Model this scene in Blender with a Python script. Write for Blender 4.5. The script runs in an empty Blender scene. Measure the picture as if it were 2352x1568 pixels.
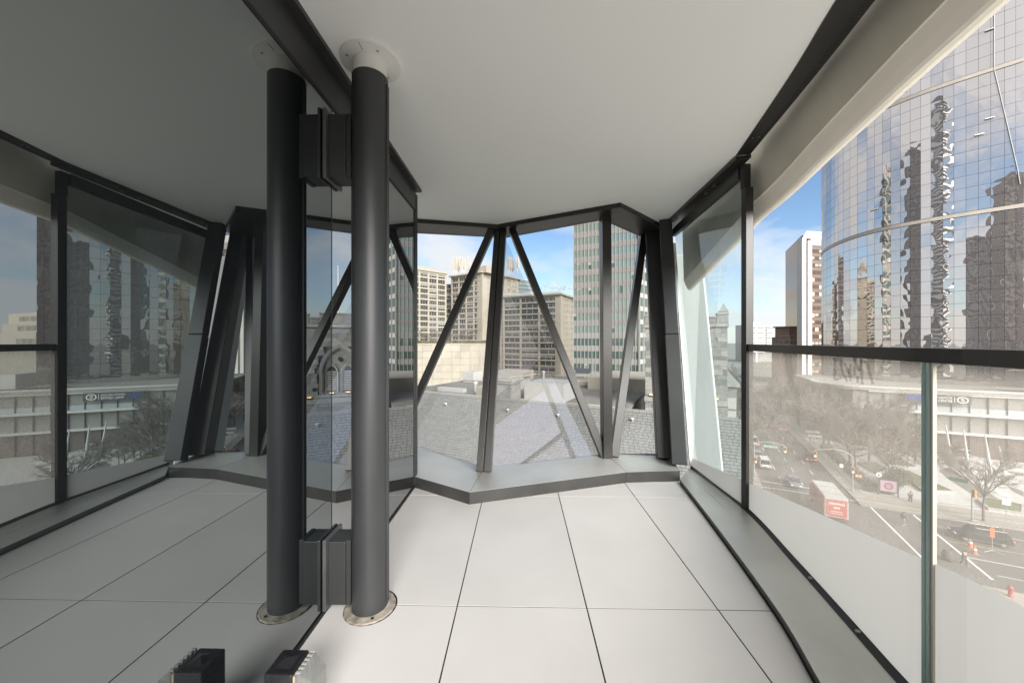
import bpy, math, random
from mathutils import Vector, Matrix
R = math.radians
scene = bpy.context.scene
COL = scene.collection
rng = random.Random(7)

# ------------------------------------------------------------------ camera, sky, sun, exposure
EYE = 1.232                       # eye height above the tiles
YAW = R(1.23)
FPX, CX, CY = 837.0, 1176.0, 782.0   # focal length and principal point of the survey of the place
cam = bpy.data.cameras.new('camera')
cam.sensor_width = 36.0
cam.lens = 36.0 * FPX / 2352.0
cam.shift_y = -2.0 / 2352.0
cam.clip_start = 0.05
cam.clip_end = 6000
camo = bpy.data.objects.new('camera', cam)
COL.objects.link(camo)
camo.location = (0, 0, EYE)
camo.rotation_euler = (R(90), 0, YAW)
scene.camera = camo

SUN_AZ, SUN_EL = 154.0, 27.0      # degrees clockwise from +Y, elevation
world = bpy.data.worlds.new('World')
scene.world = world
world.use_nodes = True
wn, wl = world.node_tree.nodes, world.node_tree.links
wn.clear()
wo = wn.new('ShaderNodeOutputWorld')
bg = wn.new('ShaderNodeBackground')
bg.inputs['Strength'].default_value = 0.077
sky = wn.new('ShaderNodeTexSky')
sky.sky_type = 'NISHITA'
sky.sun_disc = False
sky.sun_elevation = R(SUN_EL)
sky.sun_rotation = R(SUN_AZ)
sky.air_density = 1.0
sky.dust_density = 0.2
sky.ozone_density = 3.0
# thin cloud over the blue, laid out on a flat cloud deck
tc = wn.new('ShaderNodeTexCoord')
sep = wn.new('ShaderNodeSeparateXYZ')
wl.new(tc.outputs['Generated'], sep.inputs[0])
def wmath(op, a, b=None, clamp=False):
    n = wn.new('ShaderNodeMath'); n.operation = op; n.use_clamp = clamp
    for i, v in enumerate((a, b)):
        if v is None: continue
        if isinstance(v, (int, float)): n.inputs[i].default_value = v
        else: wl.new(v, n.inputs[i])
    return n.outputs[0]
zz = wmath('ADD', wmath('MAXIMUM', sep.outputs[2], 0.0), 0.22)
cmb = wn.new('ShaderNodeCombineXYZ')
wl.new(wmath('DIVIDE', sep.outputs[0], zz), cmb.inputs[0])
wl.new(wmath('DIVIDE', sep.outputs[1], zz), cmb.inputs[1])
cn = wn.new('ShaderNodeTexNoise')
cn.inputs['Scale'].default_value = 1.15
cn.inputs['Detail'].default_value = 7.0
cn.inputs['Roughness'].default_value = 0.56
cn.inputs['Distortion'].default_value = 0.35
mp = wn.new('ShaderNodeMapping')
mp.inputs['Location'].default_value = (-4.2, 6.6, 0)
mp.inputs['Scale'].default_value = (1.0, 1.0, 1.0)
wl.new(cmb.outputs[0], mp.inputs[0]); wl.new(mp.outputs[0], cn.inputs['Vector'])
cr = wn.new('ShaderNodeValToRGB')
cr.color_ramp.elements[0].position = 0.37
cr.color_ramp.elements[1].position = 0.58
wl.new(cn.outputs[0], cr.inputs[0])
mix = wn.new('ShaderNodeMixRGB')
mix.inputs[2].default_value = (5.0, 5.12, 5.35, 1)
hz = wn.new('ShaderNodeMapRange'); hz.interpolation_type = 'SMOOTHSTEP'
hz.inputs[1].default_value = -.02; hz.inputs[2].default_value = .15; hz.inputs[3].default_value = .8; hz.inputs[4].default_value = 0.0
wl.new(sep.outputs[2], hz.inputs[0])
wl.new(wmath('MAXIMUM', cr.outputs[0], hz.outputs[0]), mix.inputs[0]); wl.new(sky.outputs[0], mix.inputs[1])
wl.new(mix.outputs[0], bg.inputs[0]); wl.new(bg.outputs[0], wo.inputs[0])

sun = bpy.data.lights.new('sun', 'SUN')
sun.energy = 5.0
sun.angle = R(48)                 # sun through bright thin cloud: no hard shadows anywhere
sun.color = (1.0, 0.965, 0.92)
sun.cycles.use_multiple_importance_sampling = False
suno = bpy.data.objects.new('sun', sun)
COL.objects.link(suno)
sd = Vector((math.sin(R(SUN_AZ)) * math.cos(R(SUN_EL)), math.cos(R(SUN_AZ)) * math.cos(R(SUN_EL)), math.sin(R(SUN_EL))))
suno.rotation_euler = sd.to_track_quat('Z', 'Y').to_euler()
suno.location = (30, -10, 40)

vs = scene.view_settings
vs.view_transform = 'Standard'; vs.look = 'None'; vs.exposure = 1.3; vs.gamma = 1.0
vs.use_curve_mapping = False
scene.render.engine = 'CYCLES'
cy = scene.cycles
cy.use_denoising = True
cy.max_bounces = 9; cy.diffuse_bounces = 5; cy.glossy_bounces = 5
cy.transparent_max_bounces = 28; cy.transmission_bounces = 6
cy.caustics_reflective = False; cy.caustics_refractive = False
cy.sample_clamp_indirect = 8.0

# ------------------------------------------------------------------ places: from the survey to the world
CT_, ST_ = math.cos(YAW), math.sin(YAW)
def W(xc, d, z=0.0):
    return Vector((xc * CT_ - d * ST_, d * CT_ + xc * ST_, z))
def at(px, py, d):                # bearing and distance -> place
    return W((px - CX) / FPX * d, d, EYE - (py - CY) / FPX * d)
def onz(px, py, z):               # bearing -> place on a level at height z
    d = FPX * (EYE - z) / (py - CY)
    return W((px - CX) / FPX * d, d, z)
def onx(px, py, X):               # bearing -> place on the wall plane x = X
    k = (px - CX) / FPX
    d = X / (k * CT_ - ST_)
    return W(k * d, d, EYE - (py - CY) / FPX * d)

# ------------------------------------------------------------------ materials
MATS = {}
def mat(name, base=(.5, .5, .5), rough=.5, metal=0.0, spec=.5, noise=None, bump=None, emit=None, coat=0):
    """noise=(scale, amount[, detail, stretch]) varies the colour; bump=(scale, strength, distance)."""
    if name in MATS: return MATS[name]
    m = bpy.data.materials.new(name); m.use_nodes = True
    n, l = m.node_tree.nodes, m.node_tree.links
    p = n['Principled BSDF']
    p.inputs['Base Color'].default_value = (*base, 1)
    p.inputs['Roughness'].default_value = rough
    p.inputs['Metallic'].default_value = metal
    p.inputs['Specular IOR Level'].default_value = spec
    if coat: p.inputs['Coat Weight'].default_value = coat
    if noise or bump:
        t = n.new('ShaderNodeTexCoord')
    if noise:
        sc, amt = noise[0], noise[1]
        det = noise[2] if len(noise) > 2 else 6
        mpn = n.new('ShaderNodeMapping')
        mpn.inputs['Scale'].default_value = noise[3] if len(noise) > 3 else (1, 1, 1)
        l.new(t.outputs['Object'], mpn.inputs[0])
        nz = n.new('ShaderNodeTexNoise')
        nz.inputs['Scale'].default_value = sc; nz.inputs['Detail'].default_value = det
        l.new(mpn.outputs[0], nz.inputs['Vector'])
        mr = n.new('ShaderNodeMapRange')
        mr.inputs[1].default_value = .25; mr.inputs[2].default_value = .75
        mr.inputs[3].default_value = 1 - amt; mr.inputs[4].default_value = 1 + amt
        l.new(nz.outputs[0], mr.inputs[0])
        mx = n.new('ShaderNodeVectorMath'); mx.operation = 'SCALE'
        mx.inputs[0].default_value = base
        l.new(mr.outputs[0], mx.inputs['Scale'])
        l.new(mx.outputs[0], p.inputs['Base Color'])
        mr2 = n.new('ShaderNodeMapRange')
        mr2.inputs[3].default_value = max(.02, rough - amt * .4); mr2.inputs[4].default_value = min(1, rough + amt * .4)
        l.new(nz.outputs[0], mr2.inputs[0]); l.new(mr2.outputs[0], p.inputs['Roughness'])
    if bump:
        nb = n.new('ShaderNodeTexNoise')
        nb.inputs['Scale'].default_value = bump[0]; nb.inputs['Detail'].default_value = 5
        l.new(t.outputs['Object'], nb.inputs['Vector'])
        b = n.new('ShaderNodeBump')
        b.inputs['Strength'].default_value = bump[1]; b.inputs['Distance'].default_value = bump[2]
        l.new(nb.outputs[0], b.inputs['Height']); l.new(b.outputs[0], p.inputs['Normal'])
    if emit:
        p.inputs['Emission Color'].default_value = (*emit[0], 1)
        p.inputs['Emission Strength'].default_value = emit[1]
    MATS[name] = m
    return m

def glass(name, tint=(.9, .95, .93), haze=.05, haze_col=(.5, .5, .47), ior=1.5, streak=None, patch=0.0, gcol=(.95, .97, .97)):
    """Thin pane: clear tinted glass, a mirror share by Fresnel, and a film of dust."""
    m = bpy.data.materials.new(name); m.use_nodes = True
    n, l = m.node_tree.nodes, m.node_tree.links
    n.clear()
    out = n.new('ShaderNodeOutputMaterial')
    tr = n.new('ShaderNodeBsdfTransparent'); tr.inputs[0].default_value = (*tint, 1)
    gl = n.new('ShaderNodeBsdfGlossy'); gl.inputs['Roughness'].default_value = 0.0
    gl.inputs[0].default_value = (*gcol, 1)
    fr = n.new('ShaderNodeFresnel'); fr.inputs[0].default_value = ior
    geo = n.new('ShaderNodeNewGeometry')
    # same Fresnel from both faces of the thin sheet
    mi = n.new('ShaderNodeMixShader')
    l.new(fr.outputs[0], mi.inputs[0]); l.new(tr.outputs[0], mi.inputs[1]); l.new(gl.outputs[0], mi.inputs[2])
    df = n.new('ShaderNodeBsdfDiffuse'); df.inputs[0].default_value = (*haze_col, 1)
    tl = n.new('ShaderNodeBsdfTranslucent'); tl.inputs[0].default_value = (*haze_col, 1)
    md = n.new('ShaderNodeMixShader'); md.inputs[0].default_value = .5
    l.new(df.outputs[0], md.inputs[1]); l.new(tl.outputs[0], md.inputs[2])
    mh = n.new('ShaderNodeMixShader')
    l.new(mi.outputs[0], mh.inputs[1]); l.new(md.outputs[0], mh.inputs[2])
    t = n.new('ShaderNodeTexCoord')
    mpn = n.new('ShaderNodeMapping'); mpn.inputs['Scale'].default_value = streak or (1, 1, 1)
    nz = n.new('ShaderNodeTexNoise'); nz.inputs['Scale'].default_value = 9; nz.inputs['Detail'].default_value = 9
    nz.inputs['Roughness'].default_value = .72
    l.new(t.outputs['Object'], mpn.inputs[0]); l.new(mpn.outputs[0], nz.inputs['Vector'])
    mr = n.new('ShaderNodeMapRange')
    mr.inputs[1].default_value = .3; mr.inputs[2].default_value = .7
    mr.inputs[3].default_value = haze * (1 - patch); mr.inputs[4].default_value = haze * (1 + patch)
    l.new(nz.outputs[0], mr.inputs[0]); l.new(mr.outputs[0], mh.inputs[0])
    l.new(mh.outputs[0], out.inputs[0])
    MATS[name] = m
    return m

def mirror_glass(name, ior, col=(.93, .95, .96), rough=0.0, under=(.008, .009, .01), wav=None):
    """Coated opaque-looking glass in front of a dark room."""
    m = bpy.data.materials.new(name); m.use_nodes = True
    n, l = m.node_tree.nodes, m.node_tree.links
    n.clear()
    out = n.new('ShaderNodeOutputMaterial')
    df = n.new('ShaderNodeBsdfDiffuse'); df.inputs[0].default_value = (*under, 1)
    gl = n.new('ShaderNodeBsdfGlossy'); gl.inputs['Roughness'].default_value = rough
    gl.inputs[0].default_value = (*col, 1)
    fr = n.new('ShaderNodeFresnel'); fr.inputs[0].default_value = ior
    mi = n.new('ShaderNodeMixShader')
    l.new(fr.outputs[0], mi.inputs[0]); l.new(df.outputs[0], mi.inputs[1]); l.new(gl.outputs[0], mi.inputs[2])
    if wav:
        t = n.new('ShaderNodeTexCoord')
        nb = n.new('ShaderNodeTexNoise'); nb.inputs['Scale'].default_value = wav[0]; nb.inputs['Detail'].default_value = 1
        l.new(t.outputs['Object'], nb.inputs['Vector'])
        b = n.new('ShaderNodeBump'); b.inputs['Strength'].default_value = wav[1]; b.inputs['Distance'].default_value = wav[2]
        l.new(nb.outputs[0], b.inputs['Height']); l.new(b.outputs[0], gl.inputs['Normal']); l.new(b.outputs[0], fr.inputs['Normal'])
    l.new(mi.outputs[0], out.inputs[0])
    MATS[name] = m
    return m

def frosted(name, col, trans):
    m = bpy.data.materials.new(name); m.use_nodes = True
    n, l = m.node_tree.nodes, m.node_tree.links
    n.clear()
    out = n.new('ShaderNodeOutputMaterial')
    df = n.new('ShaderNodeBsdfDiffuse'); df.inputs[0].default_value = (*col, 1)
    tl = n.new('ShaderNodeBsdfTranslucent'); tl.inputs[0].default_value = (*col, 1)
    gl = n.new('ShaderNodeBsdfGlossy'); gl.inputs['Roughness'].default_value = .12
    a = n.new('ShaderNodeMixShader'); a.inputs[0].default_value = trans
    l.new(df.outputs[0], a.inputs[1]); l.new(tl.outputs[0], a.inputs[2])
    fr = n.new('ShaderNodeFresnel'); fr.inputs[0].default_value = 1.35
    b = n.new('ShaderNodeMixShader')
    l.new(fr.outputs[0], b.inputs[0]); l.new(a.outputs[0], b.inputs[1]); l.new(gl.outputs[0], b.inputs[2])
    l.new(b.outputs[0], out.inputs[0])
    MATS[name] = m
    return m

# ------------------------------------------------------------------ mesh building
class MB:
    def __init__(s): s.v = []; s.f = []; s.m = []
    def add(s, vs, fs, mi=0):
        o = len(s.v); s.v.extend(Vector(v) for v in vs)
        for f in fs: s.f.append([i + o for i in f]); s.m.append(mi)
        return s
    def box(s, a, b, mi=0):
        x0, y0, z0 = a; x1, y1, z1 = b
        return s.add([(x0,y0,z0),(x1,y0,z0),(x1,y1,z0),(x0,y1,z0),(x0,y0,z1),(x1,y0,z1),(x1,y1,z1),(x0,y1,z1)],
            [(0,3,2,1),(4,5,6,7),(0,1,5,4),(1,2,6,5),(2,3,7,6),(3,0,4,7)], mi)
    def obox(s, o, u, v, w, mi=0):           # corner + three edge vectors
        o, u, v, w = Vector(o), Vector(u), Vector(v), Vector(w)
        if u.cross(v).dot(w) < 0: u, v = v, u
        return s.add([o, o+u, o+u+v, o+v, o+w, o+u+w, o+u+v+w, o+v+w],
            [(0,3,2,1),(4,5,6,7),(0,1,5,4),(1,2,6,5),(2,3,7,6),(3,0,4,7)], mi)
    def beam(s, A, B, w, h, side, mi=0, cut=0):   # box section from A to B; 'side' is the direction of w
        A, B = Vector(A), Vector(B); d = (B - A).normalized()
        sx = Vector(side); sx = (sx - d * sx.dot(d)).normalized(); sy = d.cross(sx)
        return s.obox(A - sx*w/2 - sy*h/2, sx*w, sy*h, B - A, mi)
    def quad(s, *p, mi=0): return s.add(p, [tuple(range(len(p)))], mi)
    def prism(s, pts, up, mi=0):             # polygon extruded by vector
        n = len(pts); up = Vector(up); P = [Vector(p) for p in pts]
        nn = Vector((0,0,0))
        for i in range(n): nn += P[i].cross(P[(i+1) % n])
        if nn.dot(up) < 0: P.reverse()
        return s.add(P + [p + up for p in P], [tuple(reversed(range(n))), tuple(range(n, 2*n))] +
            [(i, (i+1) % n, (i+1) % n + n, i + n) for i in range(n)], mi)
    def tube(s, path, r, n=8, mi=0, cap=True):
        path = [Vector(p) for p in path]
        rs = r if isinstance(r, (list, tuple)) else [r] * len(path)
        o = len(s.v); ref = Vector((0, 0, 1)); prev = None
        for i, p in enumerate(path):
            d = (path[min(i+1, len(path)-1)] - path[max(i-1, 0)]).normalized()
            if prev is None:
                a = d.cross(ref)
                if a.length < 1e-3: a = d.cross(Vector((1, 0, 0)))
            else: a = prev - d * prev.dot(d)
            a.normalize(); prev = a; b = d.cross(a)
            for k in range(n):
                t = 2 * math.pi * k / n
                s.v.append(p + (a * math.cos(t) + b * math.sin(t)) * rs[i])
        for i in range(len(path) - 1):
            for k in range(n):
                s.f.append([o+i*n+k, o+i*n+(k+1) % n, o+(i+1)*n+(k+1) % n, o+(i+1)*n+k]); s.m.append(mi)
        if cap:
            s.f.append([o+k for k in reversed(range(n))]); s.m.append(mi)
            s.f.append([o+(len(path)-1)*n+k for k in range(n)]); s.m.append(mi)
        return s
    def lathe(s, prof, n=24, c=(0, 0, 0), mi=0, sx=1, sy=1):   # prof = [(r, z)...]
        o = len(s.v); c = Vector(c)
        for r, z in prof:
            for k in range(n):
                t = 2 * math.pi * k / n
                s.v.append(c + Vector((r * math.cos(t) * sx, r * math.sin(t) * sy, z)))
        for i in range(len(prof) - 1):
            for k in range(n):
                s.f.append([o+i*n+k, o+i*n+(k+1) % n, o+(i+1)*n+(k+1) % n, o+(i+1)*n+k]); s.m.append(mi)
        s.f.append([o+k for k in reversed(range(n))]); s.m.append(mi)
        s.f.append([o+(len(prof)-1)*n+k for k in range(n)]); s.m.append(mi)
        return s
    def strip(s, A, B, mi=0, flip=False):    # ruled surface between two polylines
        o = len(s.v); n = len(A)
        s.v.extend(Vector(p) for p in A); s.v.extend(Vector(p) for p in B)
        for i in range(n - 1):
            f = [o+i, o+i+1, o+n+i+1, o+n+i]
            s.f.append(f[::-1] if flip else f); s.m.append(mi)
        return s
    def mesh(s, name, mats, smooth=False, off=None):
        me = bpy.data.meshes.new(name)
        off = Vector(off) if off is not None else Vector((0, 0, 0))
        me.from_pydata([v - off for v in s.v], [], s.f)
        for m in (mats if isinstance(mats, (list, tuple)) else [mats]): me.materials.append(m)
        if any(s.m): me.polygons.foreach_set('material_index', s.m)
        if smooth: me.polygons.foreach_set('use_smooth', [True] * len(me.polygons))
        me.update()
        return me
    def build(s, name, mats, parent=None, smooth=False, bevel=0, kind=None, label=None, cat=None, group=None, base=None):
        off = parent_world(parent) if parent is not None else (Vector(base) if base is not None else Vector((0, 0, 0)))
        if parent is not None and base is not None: off = Vector(base)
        o = bpy.data.objects.new(name, s.mesh(name, mats, smooth, off))
        COL.objects.link(o)
        if parent is not None:
            o.parent = parent
            if base is not None: o.location = Vector(base) - parent_world(parent)
        elif base is not None: o.location = base
        if smooth:
            pass
        if bevel:
            b = o.modifiers.new('edge', 'BEVEL'); b.width = bevel; b.segments = 2; b.limit_method = 'ANGLE'; b.angle_limit = R(40)
            b.harden_normals = False
        tag(o, label, cat, group, kind)
        return o

def parent_world(p):
    v = Vector((0, 0, 0))
    while p is not None:
        v = v + p.location; p = p.parent
    return v
def tag(o, label=None, cat=None, group=None, kind=None):
    if label: o['label'] = label
    if cat: o['category'] = cat
    if group: o['group'] = group
    if kind: o['kind'] = kind
    return o
def thing(name, label, cat, loc=(0, 0, 0), rz=0, group=None):
    o = bpy.data.objects.new(name, None)
    o.empty_display_size = .2
    COL.objects.link(o); o.location = loc; o.rotation_euler = (0, 0, rz)
    return tag(o, label, cat, group)
def inst(name, me, parent, loc=(0, 0, 0), rot=(0, 0, 0), scale=(1, 1, 1), world=True):
    o = bpy.data.objects.new(name, me); COL.objects.link(o)
    if parent is not None: o.parent = parent
    o.location = Vector(loc) - (parent_world(parent) if (parent is not None and world) else Vector((0, 0, 0)))
    o.rotation_euler = rot; o.scale = scale
    return o
def instm(name, me, parent, M):              # matrix in the parent's space
    o = bpy.data.objects.new(name, me); COL.objects.link(o)
    if parent is not None: o.parent = parent
    o.matrix_local = M
    return o
def copy_tree(src, loc=None, rz=None, label=None):
    def rec(s, par):
        c = s.copy(); COL.objects.link(c); c.parent = par
        for ch in s.children: rec(ch, c)
        return c
    c = rec(src, None)
    if loc is not None: c.location = loc
    if rz is not None: c.rotation_euler = (0, 0, rz)
    if label: c['label'] = label
    return c
def lerp(a, b, t): return Vector(a) * (1 - t) + Vector(b) * t
def autosmooth(o, ang=40):
    o.data.polygons.foreach_set('use_smooth', [True] * len(o.data.polygons))
    m = getattr(o.data, 'set_sharp_from_angle', None)
    if m: m(angle=R(ang))
def spline(P, n):                            # Catmull-Rom through the points
    P = [Vector(p) for p in P]
    out = []
    for i in range(len(P) - 1):
        p0 = P[max(i-1, 0)]; p1 = P[i]; p2 = P[i+1]; p3 = P[min(i+2, len(P)-1)]
        for k in range(n):
            t = k / n
            out.append(.5 * ((2*p1) + (p2-p0)*t + (2*p0-5*p1+4*p2-p3)*t*t + (3*p1-p0-3*p2+p3)*t**3))
    out.append(P[-1])
    return out
# ------------------------------------------------------------------ the balcony
m_tiles = [mat('porcelain_tile_%s' % n_, (.625 * k_, .605 * k_, .585 * k_), .40, spec=.35, noise=(1.7, .065, 12), bump=(60, .05, .002)) for n_, k_ in (('a', 1.0), ('b', 1.03), ('c', .97))]
m_under = mat('dark_grout_pad', (.02, .019, .018), .9)  # dark grout fill in the tile joints
m_ceil = mat('white_soffit_plaster', (.955, .965, .955), .8, spec=.2, noise=(1.1, .02, 6), bump=(35, .08, .002))
m_dark = mat('dark_bronze_metal', (.034, .032, .030), .36, metal=.35, noise=(3, .12, 6))
m_dark2 = mat('charcoal_paint', (.040, .041, .042), .42, metal=.2, noise=(2.4, .14, 6))
m_col = mat('column_graphite_paint', (.05, .051, .053), .42, metal=.3, noise=(7, .16, 8, (1, 1, .35)))
m_black = mat('black_gasket', (.008, .008, .008), .6)
m_sill = mat('brushed_sill_metal', (.60, .60, .565), .42, metal=.5, noise=(2.2, .14, 8, (1, 1, 1)))
m_sill2 = mat('sill_fascia_metal', (.075, .073, .07), .4, metal=.4, noise=(5, .2, 8))
m_white = mat('white_painted_metal', (.78, .77, .74), .5, noise=(5, .03))
m_conc = mat('precast_concrete', (.74, .69, .58), .75, spec=.25, noise=(3.2, .10, 9), bump=(40, .15, .003))
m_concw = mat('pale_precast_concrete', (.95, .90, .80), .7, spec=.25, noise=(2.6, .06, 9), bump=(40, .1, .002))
m_concg = mat('weathered_white_concrete', (.42, .435, .425), .7, spec=.25, noise=(2.6, .06, 9, (3, 3, .5)))
m_screw = mat('steel_screw', (.35, .34, .32), .35, metal=.9)
g_far = glass('clear_facade_glass', (.95, .97, .97), .015, (.55, .52, .6), 1.5, patch=.4)
g_far2 = glass('coated_facade_glass', (.88, .9, .9), .02, (.6, .56, .68), 2.9, patch=.3, gcol=(.96, .90, 1.0))
g_corner = glass('green_corner_glass', (.82, .90, .89), .10, (.62, .66, .65), 1.5, streak=(6, 6, 1.2), patch=.55)
g_rail = glass('dusty_guard_glass', (.90, .915, .90), .37, (.545, .50, .44), 1.45, streak=(.8, .8, .8), patch=.2)
g_edge = mat('green_glass_edge', (.36, .56, .54), .15, noise=(4, .15), spec=.6)
m_frost = frosted('frosted_film', (.41, .41, .392), .42)
g_mirror = mirror_glass('dark_coated_glass', 3.35, col=(.88, .95, .96))
g_mirror2 = mirror_glass('coated_glass_far', 7.0)

MX = -.887                                   # plane of the dark glass wall
ZC = 2.52                                    # ceiling
ZS = .092                                    # top of the far window ledge
# tiles ------------------------------------------------------------
floor = MB().box((-1.6, -6.8, -.12), (1.55, 3.2, -.0035)).build('floor', m_under, kind='structure')
xj = [-.891, -.291, .309, .909, 1.509]
yj = [-6.77, -5.56, -4.35, -3.14, -1.93, -.72, .485, 1.69, 2.895, 3.215]  # rows far behind the eye added to bounce light onto the ceiling
g = .003
for i in range(4):
    for j in range(len(yj) - 1):
        a = MB().box((xj[i] + g, yj[j] + g, -.0034), (xj[i+1] - g, yj[j+1] - g, rng.uniform(-.0005, .0005)))
        t = a.build('tile', rng.choice(m_tiles), floor, bevel=.0007)
# ceiling ----------------------------------------------------------
ce_r = [W(1.675, 4.04), W(1.56, 2.95), W(1.558 , 2.537), W(1.357, 1.791), W(1.226, 1.379)]
ce_r = [onz(1523, 515, ZC), onz(1600, 446, ZC), onz(1690, 357, ZC), onz(1810, 180, ZC), onz(1920, 0, ZC), Vector((1.02, .75, ZC)), Vector((.62, -.2, ZC)), Vector((-.05, -1.6, ZC))]
cr_curve = spline(ce_r, 6)
ce_far = [onz(955, 502, ZC), onz(1143, 515, ZC), onz(1425, 465, ZC)]
ext = ce_far[0] + (ce_far[0] - ce_far[1]) * .7
poly = [ext] + ce_far + cr_curve + [Vector((-1.5, -1.6, ZC))]
# a building-wide slab over it
MB().prism(poly, (0, 0, .32)).build('ceiling', m_ceil, kind='structure')

# dark glass wall ----------------------------------------------------
YE = 3.07                                    # far end of the wall
wall = thing('glass_wall', 'dark mirror-like glass wall with charcoal header along the tiled balcony', 'glass wall', (MX, 1.5, 0))
MB().box((MX - .02, -1.6, .016), (MX, 1.697, 2.32)).build('pane', g_mirror, wall, label='near dark glass pane mirroring the balcony')
MB().box((MX - .02, 1.703, .016), (MX, YE - .03, 2.32)).build('pane', g_mirror2, wall, label='far glass pane mirroring the church and sky')
MB().box((MX - .02, 1.6972, .016), (MX + .001, 1.7028, 2.32)).build('glass_joint', m_black, wall)
MB().box((MX - .05, -1.6, 2.335), (MX + .006, YE, 2.495)).build('header', m_dark2, wall, bevel=.003)
MB().box((MX - .05, -1.6, 2.32), (MX + .003, YE, 2.3345)).build('gasket', m_black, wall)
MB().box((MX - .04, -1.6, 2.4955), (-.838, YE + .03, 2.5195)).build('soffit_trim', m_dark2, wall, bevel=.002)
MB().box((MX - .03, -1.6, -.02), (MX + .008, YE, .0155)).build('base_channel', m_black, wall)
MB().box((MX - .06, YE - .03, .0157), (MX + .008, YE, 2.3198)).build('end_frame', m_dark2, wall, bevel=.003)
MB().box((MX - .11, YE + .0004, .0), (MX + .012, YE + .034, 2.47)).build('end_post', m_dark2, wall, bevel=.003)

# column --------------------------------------------------------------
cx, cyy = -.692, 1.672
col = thing('round_column', 'round graphite steel column standing beside the dark glass wall', 'column', (cx, cyy, 0))
o = MB().lathe([(.079, .004), (.079, 2.44)], 64, (cx, cyy, 0)).build('shaft', m_col, col); autosmooth(o)
for sgn in (-1, 1):                          # seam flanges of the two half shells
    a = R(0) if sgn > 0 else R(180)
    MB().box((cx + sgn * .081 - .0035, cyy - .011, .03), (cx + sgn * .081 + .0035, cyy - .002, 2.41)).build('seam_flange', m_col, col, bevel=.001)
    MB().box((cx + sgn * .081 - .0035, cyy + .002, .03), (cx + sgn * .081 + .0035, cyy + .011, 2.405)).build('seam_flange', m_col, col, bevel=.001)
o = MB().lathe([(.074, 2.44), (.074, 2.5085)], 48, (cx, cyy, 0)).build('collar', m_white, col); autosmooth(o)
disc = MB().lathe([(.13, 2.509), (.1325, 2.511), (.1325, 2.5197)], 64, (cx + .004, cyy, 0)).build('ceiling_plate', m_white, col); autosmooth(disc)
for k in (60, 130, 215, 310):
    a = R(k)
    MB().lathe([(.0055, 2.5065), (.0055, 2.5088)], 10, (cx + .1 * math.cos(a), cyy + .1 * math.sin(a), 0)).build('screw', m_screw, disc)
MB().box((cx + .0005, cyy - .128, 2.5078), (cx + .0025, cyy - .085, 2.5089)).build('seam', m_black, disc)
m_rust = mat('rusty_base_ring', (.30, .265, .22), .9, noise=(22, .5, 9), bump=(45, .6, .01))
ring = MB()
n = 72
for k in range(n):
    a0, a1 = 2 * math.pi * k / n, 2 * math.pi * (k + 1) / n
    r0 = .114 + .0012 * math.sin(a0 * 17); r1 = .114 + .0012 * math.sin(a1 * 17)
    p = lambda r, a, z: Vector((cx + r * math.cos(a), cyy + r * math.sin(a), z))
    ring.add([p(.078, a0, .0125), p(r0 - .004, a0, .0085), p(r1 - .004, a1, .0085), p(.078, a1, .0125)], [(0, 1, 2, 3)])
    ring.add([p(r0 - .004, a0, .0085), p(r0, a0, .002), p(r1, a1, .002), p(r1 - .004, a1, .0085)], [(0, 1, 2, 3)])
ring.build('base_ring', m_rust, col)
MB().lathe([(.1175, .0014), (.1175, .003)], 60, (cx + .002, cyy + .003, 0)).build('cut_tile_gap', m_black, col)
for a, r in ((-62, .094),):
    MB().lathe([(.006, .011), (.006, .0145)], 8, (cx + r * math.cos(R(a)), cyy + r * math.sin(R(a)), 0)).build('bolt_hole', m_black, col)
# brackets from the column to the glass
for (z0, z1, lab) in ((1.972, 2.262, 'dark bracket fixing the top of the column to the glass wall'), (.032, .326, 'dark bracket fixing the foot of the column to the glass wall')):
    b = thing('column_bracket', lab, 'bracket', (MX + .06, cyy, z0), group='brackets between column and glass wall')
    MB().box((-.868, cyy - .04, z0 + .004), (-.79, cyy + .075, z1 - .004)).build('spacer_box', m_dark2, b, bevel=.003)
    MB().box((-.7898, cyy - .034, z0), (-.768, cyy + .07, z1)).build('saddle_plate', m_dark2, b, bevel=.002)
    MB().box((-.8835, cyy - .062, z0 - .012), (-.8682, cyy + .095, z1 + .012)).build('clamp_plate', mat('grey_clamp_plate', (.10, .10, .10), .4, metal=.4, noise=(9, .2)), b, bevel=.003)

# far window wall -----------------------------------------------------
F = [onz(1078, 1158, 0), onz(1440, 1108, 0), onz(1562, 1104, 0)]
F0 = onz(952, 1119, 0); F0 = F0 + (F0 - F[0]) * .55
ZH = 2.475                                   # underside of the head beam
CB, RB = onz(1112, 1080, ZS), onz(1394, 1048, ZS)
LB = onz(955, 1030, ZS); LB = LB + (LB - CB) * .35
KB = onz(1542, 1055, ZS)
CTp, RTp = onz(1160, 544, ZH), onz(1387, 502, ZH)
LT = onz(955, 533, ZH); LT = LT + (LT - CTp) * .5
KT = onz(1497, 551, ZH)
LTi = onz(955, 502, ZC); LTi = LTi + (LTi - onz(1143, 515, ZC)) * .5
CTi, RTi, KTi = onz(1143, 515, ZC), onz(1425, 465, ZC), onz(1523, 515, ZC)
win = thing('window_wall', 'faceted end window with dark V struts leaning out above the church roof', 'window', (.3, 3.4, 0))
z = lambda v, h: Vector((v.x, v.y, h))
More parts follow.
